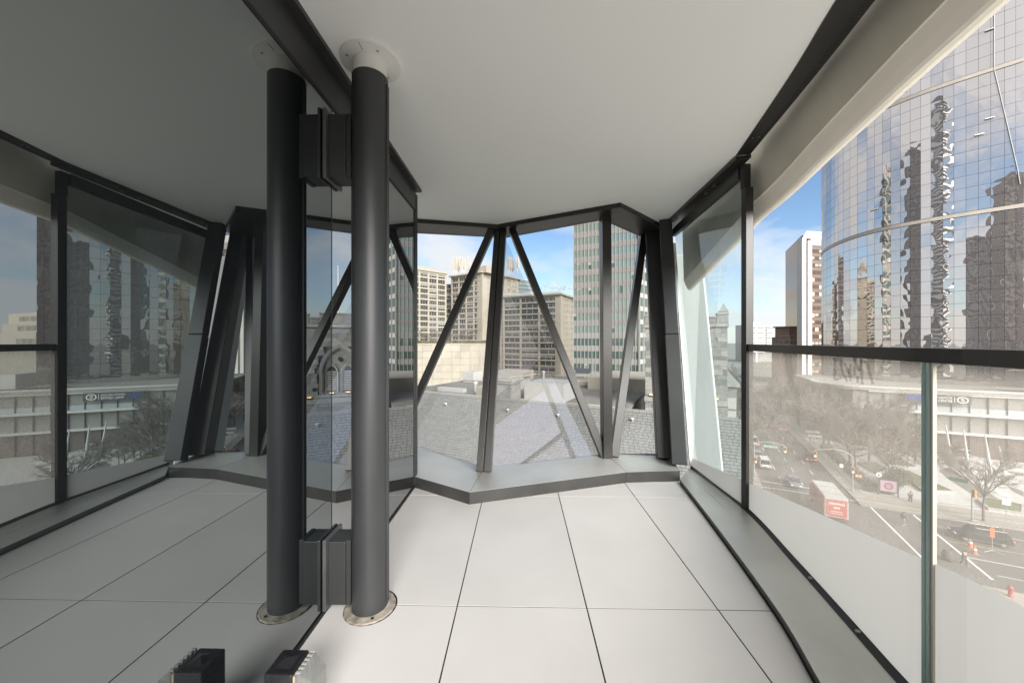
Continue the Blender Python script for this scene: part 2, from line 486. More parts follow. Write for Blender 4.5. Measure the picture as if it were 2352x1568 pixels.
# ledge, three folded metal sheets
led = [([z(F0, ZS), z(F[0], ZS), CB, LB], 'pale left ledge sheet'), ([z(F[0], ZS), z(F[1], ZS), RB, CB], 'middle ledge sheet'), ([z(F[1], ZS), z(F[2], ZS), KB + Vector((.03, 0, 0)), RB], 'right ledge sheet')]
def inset(P, e):
    c = sum(P, Vector()) / len(P)
    return [p + (c - p).normalized() * e for p in P]
for P, lb in led:
    back = [P[2] + Vector((0, .1, 0)), P[3] + Vector((0, .1, 0))]
    pts = inset([P[0], P[1], back[0], back[1]], .002)
    s = MB().prism([z(p, ZS - .0015) for p in pts], (0, 0, .0015)).build('ledge_sheet', m_sill, win, label=lb)
    a, b = inset([P[0], P[1]], .001)
    fd = MB().quad(z(a, -.002), z(b, -.002), z(b, ZS - .002), z(a, ZS - .002)).build('ledge_front', m_sill2, s)
MB().prism([z(p, .0) for p in (F0 + Vector((0, .02, 0)), F[0] + Vector((0, .02, 0)), F[1] + Vector((0, .02, 0)), F[2] + Vector((-.02, .02, 0)), KB + Vector((0,.2,0)), RB + Vector((0,.1,0)), CB + Vector((0,.1,0)), LB + Vector((0,.1,0)))], (0, 0, ZS - .004)).build('ledge_core', m_black, win)
# head beam: fascia under the ceiling edge, soffit out to the glass
for a, b, c, d in ((LTi, CTi, CTp, LT), (CTi, RTi, RTp, CTp), (RTi, KTi, KT, RTp)):
    e = (b - a).normalized() * .0015
    hb = MB().prism([z(a + e, ZH), z(b - e, ZH), z(c - e, ZH), z(d + e, ZH)], (0, 0, ZC - ZH - .0006)).build('head_beam', m_dark, win, bevel=.002)
    out = Vector((0, .05, 0))
    MB().prism([z(d + e, ZH - .001) , z(c - e, ZH - .001), z(c - e, ZH - .001) + out, z(d + e, ZH - .001) + out], (0, 0, .35)).build('head_trim', m_dark, hb)
# glass facets
for P in ((LB, CB, CTp), (LB, CTp, LT), (CB, RB, CTp), (RB, RTp, CTp), (RB, KB, KT), (RB, KT, RTp)):
    P = [p + Vector((0, .055, 0)) for p in P]
    c = sum(P, Vector()) / 3
    MB().quad(*[p for p in P]).build('pane', g_far2 if P[0].x < .2 and abs(P[1].x - RB.x) < .01 else g_far, win)
def strut(A, B, w, h, side, name='strut', m=m_dark, bev=.003):
    return MB().beam(A, B, w, h, side).build(name, m, win, bevel=bev)
dn = Vector((0, 0, -.03))
ctb = onz(1150, 530, ZH)
pa, pb = CB + Vector((0, -.0, -.01)), ctb + Vector((0, 0, .01))
o = strut(pa + Vector((-.036, 0, 0)), pb + Vector((-.036, 0, 0)), .058, .12, (1, 0, 0), 'post')
o = strut(pa + Vector((.034, 0, 0)), pb + Vector((.034, 0, 0)), .062, .12, (1, 0, 0), 'post')
MB().beam(pa + Vector((-.002, .012, 0)), pb + Vector((-.002, .012, 0)), .016, .10, (1, 0, 0)).build('post_groove', m_black, win)
MB().beam(pa + Vector((.052, .055, 0)), pb + Vector((.052, .055, 0)), .03, .05, (1, 0, 0)).build('glazing_bead', mat('grey_glazing_bead', (.2, .195, .2), .4, metal=.5), win, bevel=.002)
strut(LB + Vector((.0, 0, 0)), ctb + Vector((-.1, -.02, 0)), .075, .10, (1, 0, 0))
strut(RB + Vector((-.03, 0, 0)), ctb + Vector((.13, -.02, 0)), .072, .10, (1, 0, 0))
rt = onz(1390, 500, ZH)
strut(RB + Vector((-.005, 0, -.01)), rt + Vector((0, 0, .01)), .088, .15, (1, 0, 0), 'post')
kt = onz(1478, 540, ZH)
strut(RB + Vector((.065, .0, 0)), kt, .078, .10, (1, 0, 0))
# corner columns
kb1, kt1 = onz(1526, 1052, ZS), onz(1497, 534, ZH)
strut(kb1, kt1, .145, .17, (1, -.25, 0), 'corner_post', m_dark2, .006)
kb2, kt2 = at(1560, 1066, 3.32), at(1528, 512, 3.93)
strut(kb2, lerp(kb2, kt2, .49), .13, .14, (1, -.35, 0), 'corner_post', m_dark2, .006)
strut(lerp(kb2, kt2, .492), kt2 + Vector((0, 0, .02)), .122, .135, (1, -.35, 0), 'corner_post', m_dark2, .006)
kb3, kt3 = at(1587, 1070, 3.38), at(1549, 560, 3.95)
MB().beam(kb3, kt3, .022, .05, (1, -.35, 0)).build('edge_trim', m_white, win, bevel=.003)

# right side: curb, guard, corner screen ------------------------------
gin = spline([onz(1562, 1104, .02), onz(1640, 1205, .02), onz(1780, 1398, .02), onz(1880, 1568, .02), Vector((.93, .9, .02)), Vector((.55, 0, .02)), Vector((-.1, -1.3, .02))], 6)
gout = spline([onz(1587, 1072, .05), onz(1712, 1165, .05), onz(1830, 1290, .05), onz(1955, 1428, .05), onz(2080, 1568, .05), Vector((1.26, .93, .05)), Vector((.92, 0, .05)), Vector((.2, -1.3, .05))], 6)
def resample(P, n):
    L = [0]
    for i in range(1, len(P)): L.append(L[-1] + (P[i] - P[i-1]).length)
    out = []
    for k in range(n):
        t = L[-1] * k / (n - 1); i = 0
        while i < len(L) - 2 and L[i+1] < t: i += 1
        u = (t - L[i]) / max(1e-9, L[i+1] - L[i]); out.append(P[i].lerp(P[i+1], min(1, u)))
    return out
N = 60
gin = resample(gin, N); gout = resample(gout, N)
curb = thing('curb', 'curved grey metal curb running along the foot of the glass guard', 'curb', (1.3, 2, 0))
mid = [lerp(a, b, .52) for a, b in zip(gin, gout)]
kj = 16                                      # cross joint near the slim post
def sheet(A, B, i0, i1, name, m, parent, dz=0):
    b = MB(); v = Vector((0, 0, dz))
    b.strip([p + v for p in A[i0:i1]], [p + v for p in B[i0:i1]])
    return b.build(name, m, parent)
zz1 = lambda P, h: [Vector((p.x, p.y, h)) for p in P]
A_, M_, G_ = zz1(gin, .034), zz1(mid, .043), zz1(gout, .05)
shr = lambda P, Q, e: [p + (q - p).normalized() * e for p, q in zip(P, Q)]
for (i0, i1) in ((0, kj), (kj, N)):
    sheet(A_, shr(M_, A_, .0012), i0, i1 + (1 if i1 < N else 0), 'curb_sheet', m_sill, curb, dz=0 if i0 else .0)
    sheet(shr(M_, G_, .0012), G_, i0, i1 + (1 if i1 < N else 0), 'curb_sheet', m_sill, curb)
sheet(zz1(mid, .040), [p + Vector((0, 0, -.003)) for p in M_], 0, N, 'seam', m_black, curb)
b = MB(); b.strip(zz1(gin, -.01), A_); b.build('curb_nose', mat('nose_metal', (.16, .155, .14), .4, metal=.5), curb)
inn = [p + (q - p).normalized() * -.012 for p, q in zip(gin, gout)]
b = MB(); b.strip(zz1(inn, .0015), zz1(gin, .0018)); b.build('floor_gap', m_black, curb)
b = MB(); b.strip(zz1(mid, -.3), zz1(gout, .02)); b.strip(zz1(gin, -.01), zz1(mid, -.3)); b.build('curb_core', m_black, curb)
# gasket with clips along the glass foot
gi2 = [p + (q - p).normalized() * .035 for p, q in zip(gout, gin)]
b = MB(); b.strip(zz1(gi2, .0525), zz1(gout, .064)); b.strip(zz1(gi2, .05), zz1(gi2, .0525)); b.build('gasket_channel', m_dark2, curb)
for k in range(kj + 3, N - 6, 4):
    p = lerp(gi2[k], gout[k], .45)
    MB().lathe([(.009, .056), (.009, .063), (.004, .065)], 10, (p.x, p.y, 0)).build('screw', m_screw, curb)

# rail line: leans out of the foot line towards the camera
ip = min(range(N), key=lambda i: abs((gout[i] - onz(1712, 1165, .05)).length))
POST = Vector((gout[ip].x, gout[ip].y, 0))
rail_pts = resample(gout[ip:], 110)
rail_pts = [Vector((p.x, p.y, 0)) for p in rail_pts]
foot = rail_pts
# match feet to rail stations by distance along
ZR = 1.2075
guard = thing('glass_guard', 'dusty glass guard with slim dark handrail overlooking the street', 'guard rail', (POST.x, POST.y, .05))
hr = MB()
up, thk, wid = Vector((0, 0, 1)), .046, .05
for i in range(len(rail_pts) - 1):
    a, b2 = rail_pts[i], rail_pts[i+1]
    d = (b2 - a).normalized(); nrm = Vector((-d.y, d.x, 0))
    if nrm.x > 0: nrm = -nrm                 # towards the inside
    A0, A1 = a + nrm * .012, b2 + nrm * .012
    hr.add([z(A0, ZR - thk), z(A1, ZR - thk), z(A1, ZR), z(A0, ZR), z(A0 - nrm * wid, ZR - thk), z(A1 - nrm * wid, ZR - thk), z(A1 - nrm * wid, ZR), z(A0 - nrm * wid, ZR)],
        [(0, 1, 2, 3), (7, 6, 5, 4), (3, 2, 6, 7), (4, 5, 1, 0)])
hr.build('handrail', m_dark, guard)
# post
MB().box((POST.x - .025, POST.y - .028, .05), (POST.x + .028, POST.y + .028, 2.30)).build('post', m_dark, guard, bevel=.003)
MB().box((POST.x - .03, POST.y - .012, 2.30), (POST.x + .02, POST.y + .03, 2.47)).build('post_head', m_black, guard, bevel=.004)
# panes: ruled between foot and rail; frost height rises towards the near end
def frost_t(q):                              # height of the frosting by bearing (distance along y)
    ys = [(.3, .66), (.9, .572), (1.13, .535), (1.93, .372), (2.58, .237), (3.45, .155)]
    y = q.y
    if y <= ys[0][0]: return ys[0][1]
    for (y0, h0), (y1, h1) in zip(ys, ys[1:]):
        if y <= y1: return h0 + (h1 - h0) * (y - y0) / (y1 - y0)
    return ys[-1][1]
K = len(rail_pts)
foot3 = [Vector((p.x, p.y, .055)) for p in foot]
top3 = [Vector((p.x, p.y, ZR - thk + .004)) for p in rail_pts]
def ruled(i, h):
    t = (h - .055) / (top3[i].z - .055); return foot3[i].lerp(top3[i], t)
fro = [ruled(i, frost_t(lerp(foot3[i], top3[i], .3))) for i in range(K)]
# station of the glass joint (bearing 2130)
def bearing(p):
    v = p - Vector((0, 0, 0)); xc = v.x * CT_ + v.y * ST_; d = -v.x * ST_ + v.y * CT_
    return CX + FPX * xc / d if d > .05 else 1e6
ij = min(range(K), key=lambda i: abs(bearing(ruled(i, .7)) - 2138))
for (i0, i1) in ((0, ij), (ij, K - 1)):
    off = Vector((.0, .0, 0))
    b = MB(); b.strip(fro[i0:i1+1], top3[i0:i1+1]); p1 = b.build('pane', g_rail, guard)
    b = MB(); b.strip(foot3[i0:i1+1], fro[i0:i1+1]); b.build('frosted_band', m_frost, p1)
A, B = ruled(ij, .06), ruled(ij, ZR - thk)
d = (rail_pts[ij+1] - rail_pts[ij]).normalized(); nrm = Vector((-d.y, d.x, 0)); nrm = -nrm if nrm.x > 0 else nrm
MB().beam(A + nrm * .004 - d * .007, B + nrm * .004 - d * .007, .0115, .014, d).build('glass_edge', g_edge, guard)
MB().beam(A + nrm * .004 + d * .006, B + nrm * .004 + d * .006, .0115, .012, d).build('glass_edge', mat('pale_glass_edge', (.46, .60, .57), .2), guard)
MB().beam(A + nrm * .002 + d * .017, B + nrm * .002 + d * .017, .007, .01, d).build('joint_seal', mat('clear_joint_seal', (.62, .58, .5), .4), guard)

# full-height corner screen between the corner post and the slim post
scr = thing('corner_screen', 'full-height greenish glass screen beside the slim post, streaked with dirt', 'glass screen', (1.6, 3, .05))
c0b = at(1589, 1072, 3.40); c0t = at(1551, 545, 3.95)
c1b = Vector((POST.x - .002, POST.y + .028, .055)); c1t = Vector((POST.x - .002, POST.y + .028, 2.40))
f0 = lerp(c0b, c0t, .035); f1 = lerp(c1b, c1t, .078)
MB().quad(f0, f1, c1t, c0t).build('pane', g_corner, scr)
MB().quad(c0b, c1b, f1, f0).build('frosted_band', m_frost, scr)
# head track of the screen
ht0, ht1 = onz(1523, 515, ZC) + Vector((-.0, 0, 0)), onz(1690, 357, ZC)
o0, o1 = ht0 + Vector((.16, .05, 0)), onz(1726, 352, ZC)
trk = MB()
trk.prism([z(ht0, 2.49), z(ht1, 2.49), z(o1, 2.49), z(o0, 2.49)], (0, 0, .03))
t_ = trk.build('head_track', m_dark, scr, bevel=.002)
MB().beam(lerp(c0t, c0b, -.02) + Vector((-.02, -.02, .0)), c1t + Vector((-.012, .02, .03)), .04, .085, (1, -.3, 0)).build('head_channel', m_dark, scr, bevel=.003)
for u in (.12, .17, .62, .72):
    p = lerp(z(ht0, 0), z(ht1, 0), u) + Vector((.05, 0, 0))
    MB().lathe([(.012, 2.478), (.012, 2.4895)], 8, (p.x, p.y, 0)).build('bolt', m_screw, t_)

# perforated soffit trim and concrete beam along the open side
tri = spline([onz(1690, 357, ZC), onz(1810, 180, ZC), onz(1920, 0, ZC), Vector((1.02, .75, ZC)), Vector((.62, -.2, ZC)), Vector((-.05, -1.6, ZC))], 10)
tro = spline([onz(1726, 350, ZC), onz(1866, 180, ZC), onz(2008, 0, ZC), Vector((1.17, .75, ZC)), Vector((.77, -.2, ZC)), Vector((.1, -1.6, ZC))], 10)
tri = resample(tri, 80); tro = resample(tro, 80)
strim = thing('soffit_trim', 'dark perforated metal trim along the curved edge of the ceiling', 'ceiling trim', (1.3, 1.5, ZC))
ZT = ZC - .006
b = MB(); b.strip(zz1(tri, ZT), zz1(tro, ZT)); b.strip(zz1(tri, ZC), zz1(tri, ZT)); b.build('trim_plate', m_dark, strim)
b = MB(); b.strip(zz1(tro, ZT), [p + Vector((.004, .004, .09)) for p in zz1(tro, ZT)]); b.build('shadow_gap', m_black, strim)
holes = MB()
L = sum((tri[i+1] - tri[i]).length for i in range(79))
nh = int(L / .0165)
pin, pout = resample(tri, nh), resample(tro, nh)
for i in range(nh):
    for r_, w_ in enumerate((.72, .79, .86)):
        p = lerp(pin[i], pout[i], w_ + .035 * (i % 2))
        if p.y < .3: continue
        holes.lathe([(.0042, ZT - .0004), (.0042, ZT - .0001)], 6, (p.x, p.y, 0))
holes.build('perforations', m_black, strim, kind='stuff')
for k, u in ((4, .28), (4, .6), (26, .28), (26, .6), (44, .28), (44, .6)):
    p = lerp(tri[k], tro[k], u)
    MB().lathe([(.0065, ZT - .002), (.0065, ZT - .0002)], 10, (p.x, p.y, 0)).build('screw', m_screw, strim)

cb = thing('concrete_beam', 'curved cream concrete beam hanging outside the ceiling edge', 'beam', (1.5, 1.5, 2.2))
# stations: inner face top, inner face foot, rounded lip foot, outer
bt = resample(spline([z(KTi, 0) + Vector((.25, .12, 0)), onz(1727, 366, ZC), onz(1880, 180, ZC), onz(2029, 0, ZC), Vector((1.22, .75, 0)), Vector((.84, -.2, 0)), Vector((.2, -1.6, 0))], 10), 60)
lipin, lipout, topin, back = [], [], [], []
for p in bt:
    y = p.y
    zi = 2.335 - .105 * max(0, min(1, (y - 1.0) / 1.7)) - .30 * max(0, (y - 2.7) / 1.4)
    d = Vector((.035, .012, 0))
    topin.append(Vector((p.x, p.y, ZC + .10)) + d * .4); lipin.append(Vector((p.x, p.y, zi)) + d)
    lipout.append((p, zi))
prof = [(0.0, 0.0), (.006, -.006), (.03, -.05), (.054, -.088), (.066, -.098), (.09, -.10), (.13, -.085), (.15, .0)]
rows = [topin, lipin]
for (dx, dz) in prof[1:]:
    rows.append([Vector((p.x + .035 + dx * .95, p.y + .012 + dx * .32, zi + dz)) for p, zi in lipout])
rows.append([r + Vector((0, 0, .75)) for r in rows[-1]])
b = MB(); b.strip(rows[0], rows[1]); b.build('beam_face', m_conc, cb)
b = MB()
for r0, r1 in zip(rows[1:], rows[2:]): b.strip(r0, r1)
o = b.build('beam_lip', m_concw, cb); autosmooth(o, 60)  # lip colour paler than the face, standing in for bounced light

# white exterior fin outside the corner screen
fin = thing('concrete_fin', 'leaning weathered white concrete fin outside the corner glass', 'fin', (1.9, 4.6, 0))
fa, fb, fc, fd = at(1548, 585, 4.9), at(1613, 580, 4.7), at(1662, 1085, 4.15), at(1588, 1085, 4.4)
back = Vector((.25, .5, 0))
MB().prism([fa, fb, fc, fd], back).build('fin_slab', m_concg, fin, bevel=.02)

# finger-drawn marks in the dust of the guard glass
m_wipe = bpy.data.materials.new('wiped_dust'); m_wipe.use_nodes = True
n_ = m_wipe.node_tree.nodes; n_.clear()
o_ = n_.new('ShaderNodeOutputMaterial'); t_n = n_.new('ShaderNodeBsdfTransparent'); t_n.inputs[0].default_value = (.66, .67, .68, 1)
m_wipe.node_tree.links.new(t_n.outputs[0], o_.inputs[0])
def on_guard(px, py):
    for i in range(len(rail_pts) - 1):
        b0, b1 = bearing(rail_pts[i]), bearing(rail_pts[i+1])
        if b0 <= px <= b1 or b1 <= px <= b0:
            q = rail_pts[i].lerp(rail_pts[i+1], (px - b0) / (b1 - b0)); d = -q.x * ST_ + q.y * CT_
            return Vector((q.x - .004, q.y - .002, EYE - (py - CY) / FPX * d))
c4 = lambda x, y: ((2220 + x / 5.227) / 1.30612, (1020 + y / 5.227) / 1.30612)
marks = thing('finger_marks', 'dark scribble wiped into the dust of the guard glass below the handrail', 'smudge', on_guard(1950, 845))
for st in ([(1490, 280), (1494, 450), (1495, 610), (1600, 588)], [(1585, 320), (1610, 480), (1650, 570), (1690, 650)], [(1640, 350), (1690, 450), (1722, 525), (1745, 370)], [(1800, 260), (1808, 400), (1800, 555)],
           [(1800, 270), (1850, 400), (1885, 480), (1905, 290), (1915, 480), (1925, 690)], [(1900, 345), (1960, 335), (2010, 400), (2050, 540), (2092, 690)], [(1735, 530), (1740, 640)], [(1860, 560), (1850, 670)]):
    Q = [on_guard(*c4(*k)) for k in st]
    Q = spline(Q, 5)
    up_ = Vector((0, 0, 1)); A, B = [], []
    for i, q in enumerate(Q):
        tg = (Q[min(i+1, len(Q)-1)] - Q[max(i-1, 0)]).normalized(); sd = tg.cross(Vector((-.8, -.6, 0))).normalized() * (.0045 + .0015 * math.sin(i * 1.3))
        A.append(q - sd); B.append(q + sd)
    MB().strip(A, B).build('stroke', m_wipe, marks)
# pale ledge added out of view beyond the guard to bounce light up
rb = thing('bounce_ledge', 'white concrete ledge outside the foot of the glass guard', 'ledge', (2.2, 1.5, -.2))
oo = [p + (p - q).normalized() * .05 for p, q in zip(gout, gin)]; o2 = [p + (p - q).normalized() * (.12 + .95 * max(0, min(1, (2.7 - p.y) / 1.3)) + 2.4 * max(0, min(1, (.75 - p.y) / .6))) for p, q in zip(gout, gin)]
b = MB(); b.strip(zz1(oo, -.06), zz1(o2, -.16)); b.strip(zz1(o2, -.16), zz1(o2, -.9)); b.build('bounce_slab', m_concw, rb)
# ------------------------------------------------------------------ the street, 25 m below
G = EYE - 25.0
UA = R(26.2)
US, VS = Vector((math.sin(UA), math.cos(UA), 0)), Vector((math.cos(UA), -math.sin(UA), 0))   # along / across the main street
def P(s, t, h=0.0): return US * s + VS * t + Vector((0, 0, G + h))
RZ = -UA                                     # turn of the street grid
m_asph = mat('worn_asphalt', (.105, .10, .094), .85, noise=(.35, .16, 9), bump=(20, .2, .01))
m_walk = mat('pavement_concrete', (.33, .30, .26), .8, noise=(.5, .12, 8))
m_city = mat('distant_ground', (.16, .16, .14), .9, noise=(.02, .3, 6))
m_paint = mat('road_paint', (.72, .71, .67), .7, noise=(1.5, .15, 8))
m_yel = mat('yellow_road_paint', (.62, .38, .10), .7, noise=(1.5, .2, 8))
MB().add([(-3500, -3500, G - .25), (3500, -3500, G - .25), (3500, 3500, G - .25), (-3500, 3500, G - .25)], [(0, 1, 2, 3)]).build('ground', m_city, kind='structure')
def slab(name, s0, s1, t0, t1, h0, h1, m, kind='structure', parent=None):
    b = MB().prism([P(s0, t0, h0), P(s0, t1, h0), P(s1, t1, h0), P(s1, t0, h0)], (0, 0, h1 - h0))
    return b.build(name, m, parent, kind=kind)
slab('road', -40, 420, 9.3, 21.6, -.2, 0, m_asph)                 # main street
b = MB()
for (t0, t1) in ((-160, 9.29), (21.61, 260)): b.prism([P(55, t0, -.2), P(55, t1, -.2), P(73.5, t1, -.2), P(73.5, t0, -.2)], (0, 0, .2))
b.build('cross_road', m_asph, kind='structure')
slab('pavement', 73.51, 420, 21.61, 23.4, -.2, .13, m_walk)       # footway by the hedge
slab('pavement', 73.51, 79.2, 23.41, 260, -.2, .13, m_walk)
slab('pavement', 73.51, 420, 3.5, 9.29, -.2, .13, m_walk)
slab('pavement', 20, 54.99, 21.61, 120, -.2, .13, m_walk)
b = MB()
def mark(s0, s1, t0, t1, bb=b): bb.add([P(s0, t0, .006), P(s0, t1, .006), P(s1, t1, .006), P(s1, t0, .006)], [(0, 1, 2, 3)])
lm = MB()
for t in (12.7, 15.7, 18.58):
    s = 79.4
    while s < 260:
        mark(s, s + 2.7, t - .07, t + .07, lm); s += 6.9
lm.build('lane_markings', m_paint, kind='structure')
cm = MB()
mark(58, 74.6, 22.5, 22.72, cm); mark(57, 73.1, 26.95, 27.2, cm)
mark(78.0, 78.22, 9.6, 18.4, cm); mark(75.1, 75.3, 9.4, 22.5, cm)
mark(61.5, 61.64, 27.2, 60, cm); mark(69.9, 70.0, 28, 60, cm)
for k in range(9): mark(58.2 + .0 * k, 58.3, 28 + k * 3.6, 30 + k * 3.6, cm)
cm.build('crosswalk_markings', m_paint, kind='structure')
ym = MB(); mark(65.4, 65.52, 27.4, 60, ym); ym.build('centre_line', m_yel, kind='structure')
# kerb stones along the corner
b = MB()
b.prism([P(73.36, 21.5, 0), P(73.36, 120, 0), P(73.5, 120, 0), P(73.5, 21.5, 0)], (0, 0, .15))
b.prism([P(73.5, 21.46, 0), P(300, 21.46, 0), P(300, 21.6, 0), P(73.5, 21.6, 0)], (0, 0, .15))
b.build('kerb', mat('kerb_stone', (.26, .25, .23), .8, noise=(1, .15)), kind='structure')
# plaza
m_plaza = mat('plaza_setts', (.50, .48, .45), .75, noise=(1.6, .14, 9))
m_plazad = mat('dark_plaza_paving', (.17, .155, .14), .8, noise=(1.2, .2, 8))
m_plazaw = mat('white_plaza_paving', (.66, .65, .62), .7, noise=(1.4, .08, 8))
m_bed = mat('planting_bed', (.085, .08, .052), .95, noise=(.9, .45, 9), bump=(6, .8, .15))
m_lawn = mat('winter_lawn', (.10, .115, .05), .95, noise=(.8, .35, 9), bump=(9, .6, .08))
slab('plaza', 79.21, 150, 23.41, 120, -.2, .13, m_plaza)
def flat(pts, h, name, m, parent=None, th=.0, kind=None):
    W_ = [onz(x, y, G + h) for x, y in pts]
    bb = MB()
    if th: bb.prism([p - Vector((0, 0, th)) for p in W_], (0, 0, th))
    else:
        nn = Vector()
        for i in range(len(W_)): nn += W_[i].cross(W_[(i+1) % len(W_)])
        bb.quad(*(W_ if nn.z > 0 else W_[::-1]))
    return bb.build(name, m, parent, kind=kind)
def c7(x, y): return ((2640 + x / 3.919) / 1.30612, (1300 + y / 3.919) / 1.30612)
dk = [[(810, 400), (930, 470), (1400, 770), (1280, 800), (1060, 700), (780, 520), (690, 430)],
      [(1000, 400), (1250, 420), (1240, 450), (1010, 440)], [(1500, 440), (1690, 470), (1690, 500), (1520, 480)],
      [(1480, 600), (1690, 680), (1690, 740), (1560, 680)], [(880, 330), (1060, 372), (980, 380)]]
for d_ in dk: flat([c7(*q) for q in d_], .137, 'dark_paving', m_plazad, kind='structure')
wt = [[(850, 390), (1110, 470), (1180, 450), (960, 380)], [(1100, 520), (1240, 560), (1260, 620), (1130, 560)], [(1330, 500), (1690, 590), (1690, 620), (1400, 560)],
      [(1420, 440), (1600, 480), (1560, 500), (1440, 470)], [(1260, 360), (1420, 400), (1380, 420), (1280, 390)], [(1340, 640), (1560, 720), (1500, 740), (1380, 700)],
      [(1520, 400), (1690, 430), (1690, 455), (1560, 430)]]
for d_ in wt: flat([c7(*q) for q in d_], .143, 'white_paving', m_plazaw, kind='structure')
# raised planters, wedge shaped
m_pconc = mat('planter_concrete', (.36, .35, .33), .75, noise=(1.4, .1))
pl = [([(-20, 225), (160, 240), (440, 395), (110, 365)], 'raised wedge planter with thin grass below the bare plaza trees'),
      ([(190, 410), (330, 430), (880, 680), (500, 660)], 'long pointed planter with grass beside the stone path'),
      ([(1150, 770), (1250, 740), (1693, 830), (1693, 930), (1270, 870)], 'raised lawn planter behind the street tree'),
      ([(-260, 330), (-60, 330), (110, 410), (-20, 460)], 'low planter half hidden behind the round evergreen bush')]
for i, (q, lab) in enumerate(pl):
    pts = [onz(*c7(*k), G + .55) for k in q]
    c = sum(pts, Vector()) / len(pts)
    t = thing('planter', lab, 'planter', (c.x, c.y, G + .13), group='raised planters on the plaza')
    bb = MB()
    inn_ = [p + (c - p).normalized() * .35 for p in pts]
    bb.strip(pts + [pts[0]], inn_ + [inn_[0]]); bb.strip([p - Vector((0, 0, .43)) for p in pts + [pts[0]]], pts + [pts[0]])
    bb.build('planter_wall', m_pconc, t)
    MB().quad(*[p - Vector((0, 0, .06)) for p in inn_]).build('soil', m_lawn, t)
# ------------------------------------------------------------------ helpers for facades
def frame_of(A, B):
    """A, B: left and right ends (as seen from outside) of a facade foot."""
    U = (B - A); U.z = 0; L = U.length; U.normalize()
    In = Vector((-U.y, U.x, 0))              # into the building
    return U, In, L
def fmat(O, U, In, w, h): 
    return Matrix(((U.x * w, In.x, 0, O.x), (U.y * w, In.y, 0, O.y), (0, 0, h, O.z), (0, 0, 0, 1)))
def unit_window(name, glass_m, frame_m, nx=2, nz=1, fx=.05, fz=.05, deep=.08, sill=False, blind=None):
    b = MB(); f = .03
    b.add([(0, deep, 0), (1, deep, 0), (1, deep, 1), (0, deep, 1)], [(0, 1, 2, 3)], 1)
    if blind is not None:
        b.add([(.02, deep - .01, blind), (.98, deep - .01, blind), (.98, deep - .01, .98), (.02, deep - .01, .98)], [(0, 1, 2, 3)], 2)
    for i in range(nx + 1):
        x = i / nx; x0 = min(max(x - fx / 2, 0), 1 - fx)
        b.box((x0, 0, 0), (x0 + fx, deep + .02, 1))
    for k in range(nz + 1):
        zz_ = k / nz; z0 = min(max(zz_ - fz / 2, 0), 1 - fz)
        for i in range(nx): b.box((i / nx + fx * .5, .004, z0), ((i + 1) / nx - fx * .5, deep + .018, z0 + fz))
    return b.mesh(name, [frame_m, glass_m] + ([MATS['window_blind']] if blind is not None else []))
def put(name, me, parent, O, U, In, w, h):
    M = fmat(O - parent_world(parent), U, In, w, h)
    return instm(name, me, parent, M)
mat('window_blind', (.25, .235, .205), .8)
m_cream = mat('cream_precast', (.33, .295, .235), .75, noise=(.25, .07, 8))
m_creamd = mat('grey_cream_precast', (.29, .262, .215), .75, noise=(.25, .07, 8))
m_wframe = mat('bronze_window_frame', (.06, .055, .05), .5)
m_lframe = mat('light_window_frame', (.34, .33, .31), .5)
g_dk = mirror_glass('dark_window_glass', 1.75, under=(.022, .021, .02))
g_dk2 = mirror_glass('grey_window_glass', 1.8, under=(.07, .067, .06))
g_gr = mirror_glass('green_office_glass', 2.3, col=(.86, .93, .89), under=(.15, .18, .16), wav=(.8, .25, .05))
g_gr2 = mirror_glass('dark_green_office_glass', 1.9, col=(.7, .85, .82), under=(.06, .085, .075), wav=(.8, .25, .05))
W_hotel = [unit_window('window_a', g_dk, m_lframe, 3, 2, .022, .04, .12), unit_window('window_b', g_dk2, m_lframe, 4, 1, .018, .05, .12),
           unit_window('window_c', g_dk, m_lframe, 3, 1, .02, .05, .12, blind=.45), unit_window('window_d', g_dk, m_lframe, 4, 2, .018, .04, .12),
           unit_window('window_e', g_dk2, m_lframe, 2, 2, .03, .04, .12, blind=.7)]
W_small = [unit_window('window_f', g_dk2, m_lframe, 2, 2, .06, .05, .06), unit_window('window_g', g_dk, m_lframe, 2, 2, .06, .05, .06, blind=.5)]

def grid_facade(parent, A, B, ztop, zbot, fh, bays, pier, band, wins, m, skip=0, first_tall=0, rail=False):
    """Recessed dark back wall, proud piers and floor bands, one window object per bay and floor."""
    U, In, L = frame_of(A, B)
    zz0 = lambda p, h: Vector((p.x, p.y, h))
    bb = MB()
    nb = len(bays) - 1
    # piers
    for u in bays:
        c = A + U * (u * L)
        bb.obox(zz0(c - U * pier / 2, zbot), U * pier, In * .6, (0, 0, ztop - zbot))
    nfl = int((ztop - zbot) / fh)
    for k in range(nfl + 1):
        zk = ztop - k * fh
        if zk < zbot: break
        h = band if k else band * 1.2
        bb.obox(zz0(A + In * .06, zk - h), U * L, In * .54, (0, 0, h))
    bb.build('facade_grid', m, parent)
    for k in range(skip, nfl):
        z1 = ztop - k * fh - (band if k else band * 1.2); z0 = ztop - (k + 1) * fh
        for i in range(nb):
            u0 = bays[i] * L + pier / 2; u1 = bays[i+1] * L - pier / 2
            O = zz0(A + U * u0 + In * .34, z0)
            put('window', rng.choice(wins), parent, O, U, In, u1 - u0, z1 - z0)
def body(parent, pts, zbot, ztop, m, name='wall'):
    return MB().prism([Vector((p.x, p.y, zbot)) for p in pts], (0, 0, ztop - zbot)).build(name, m, parent)
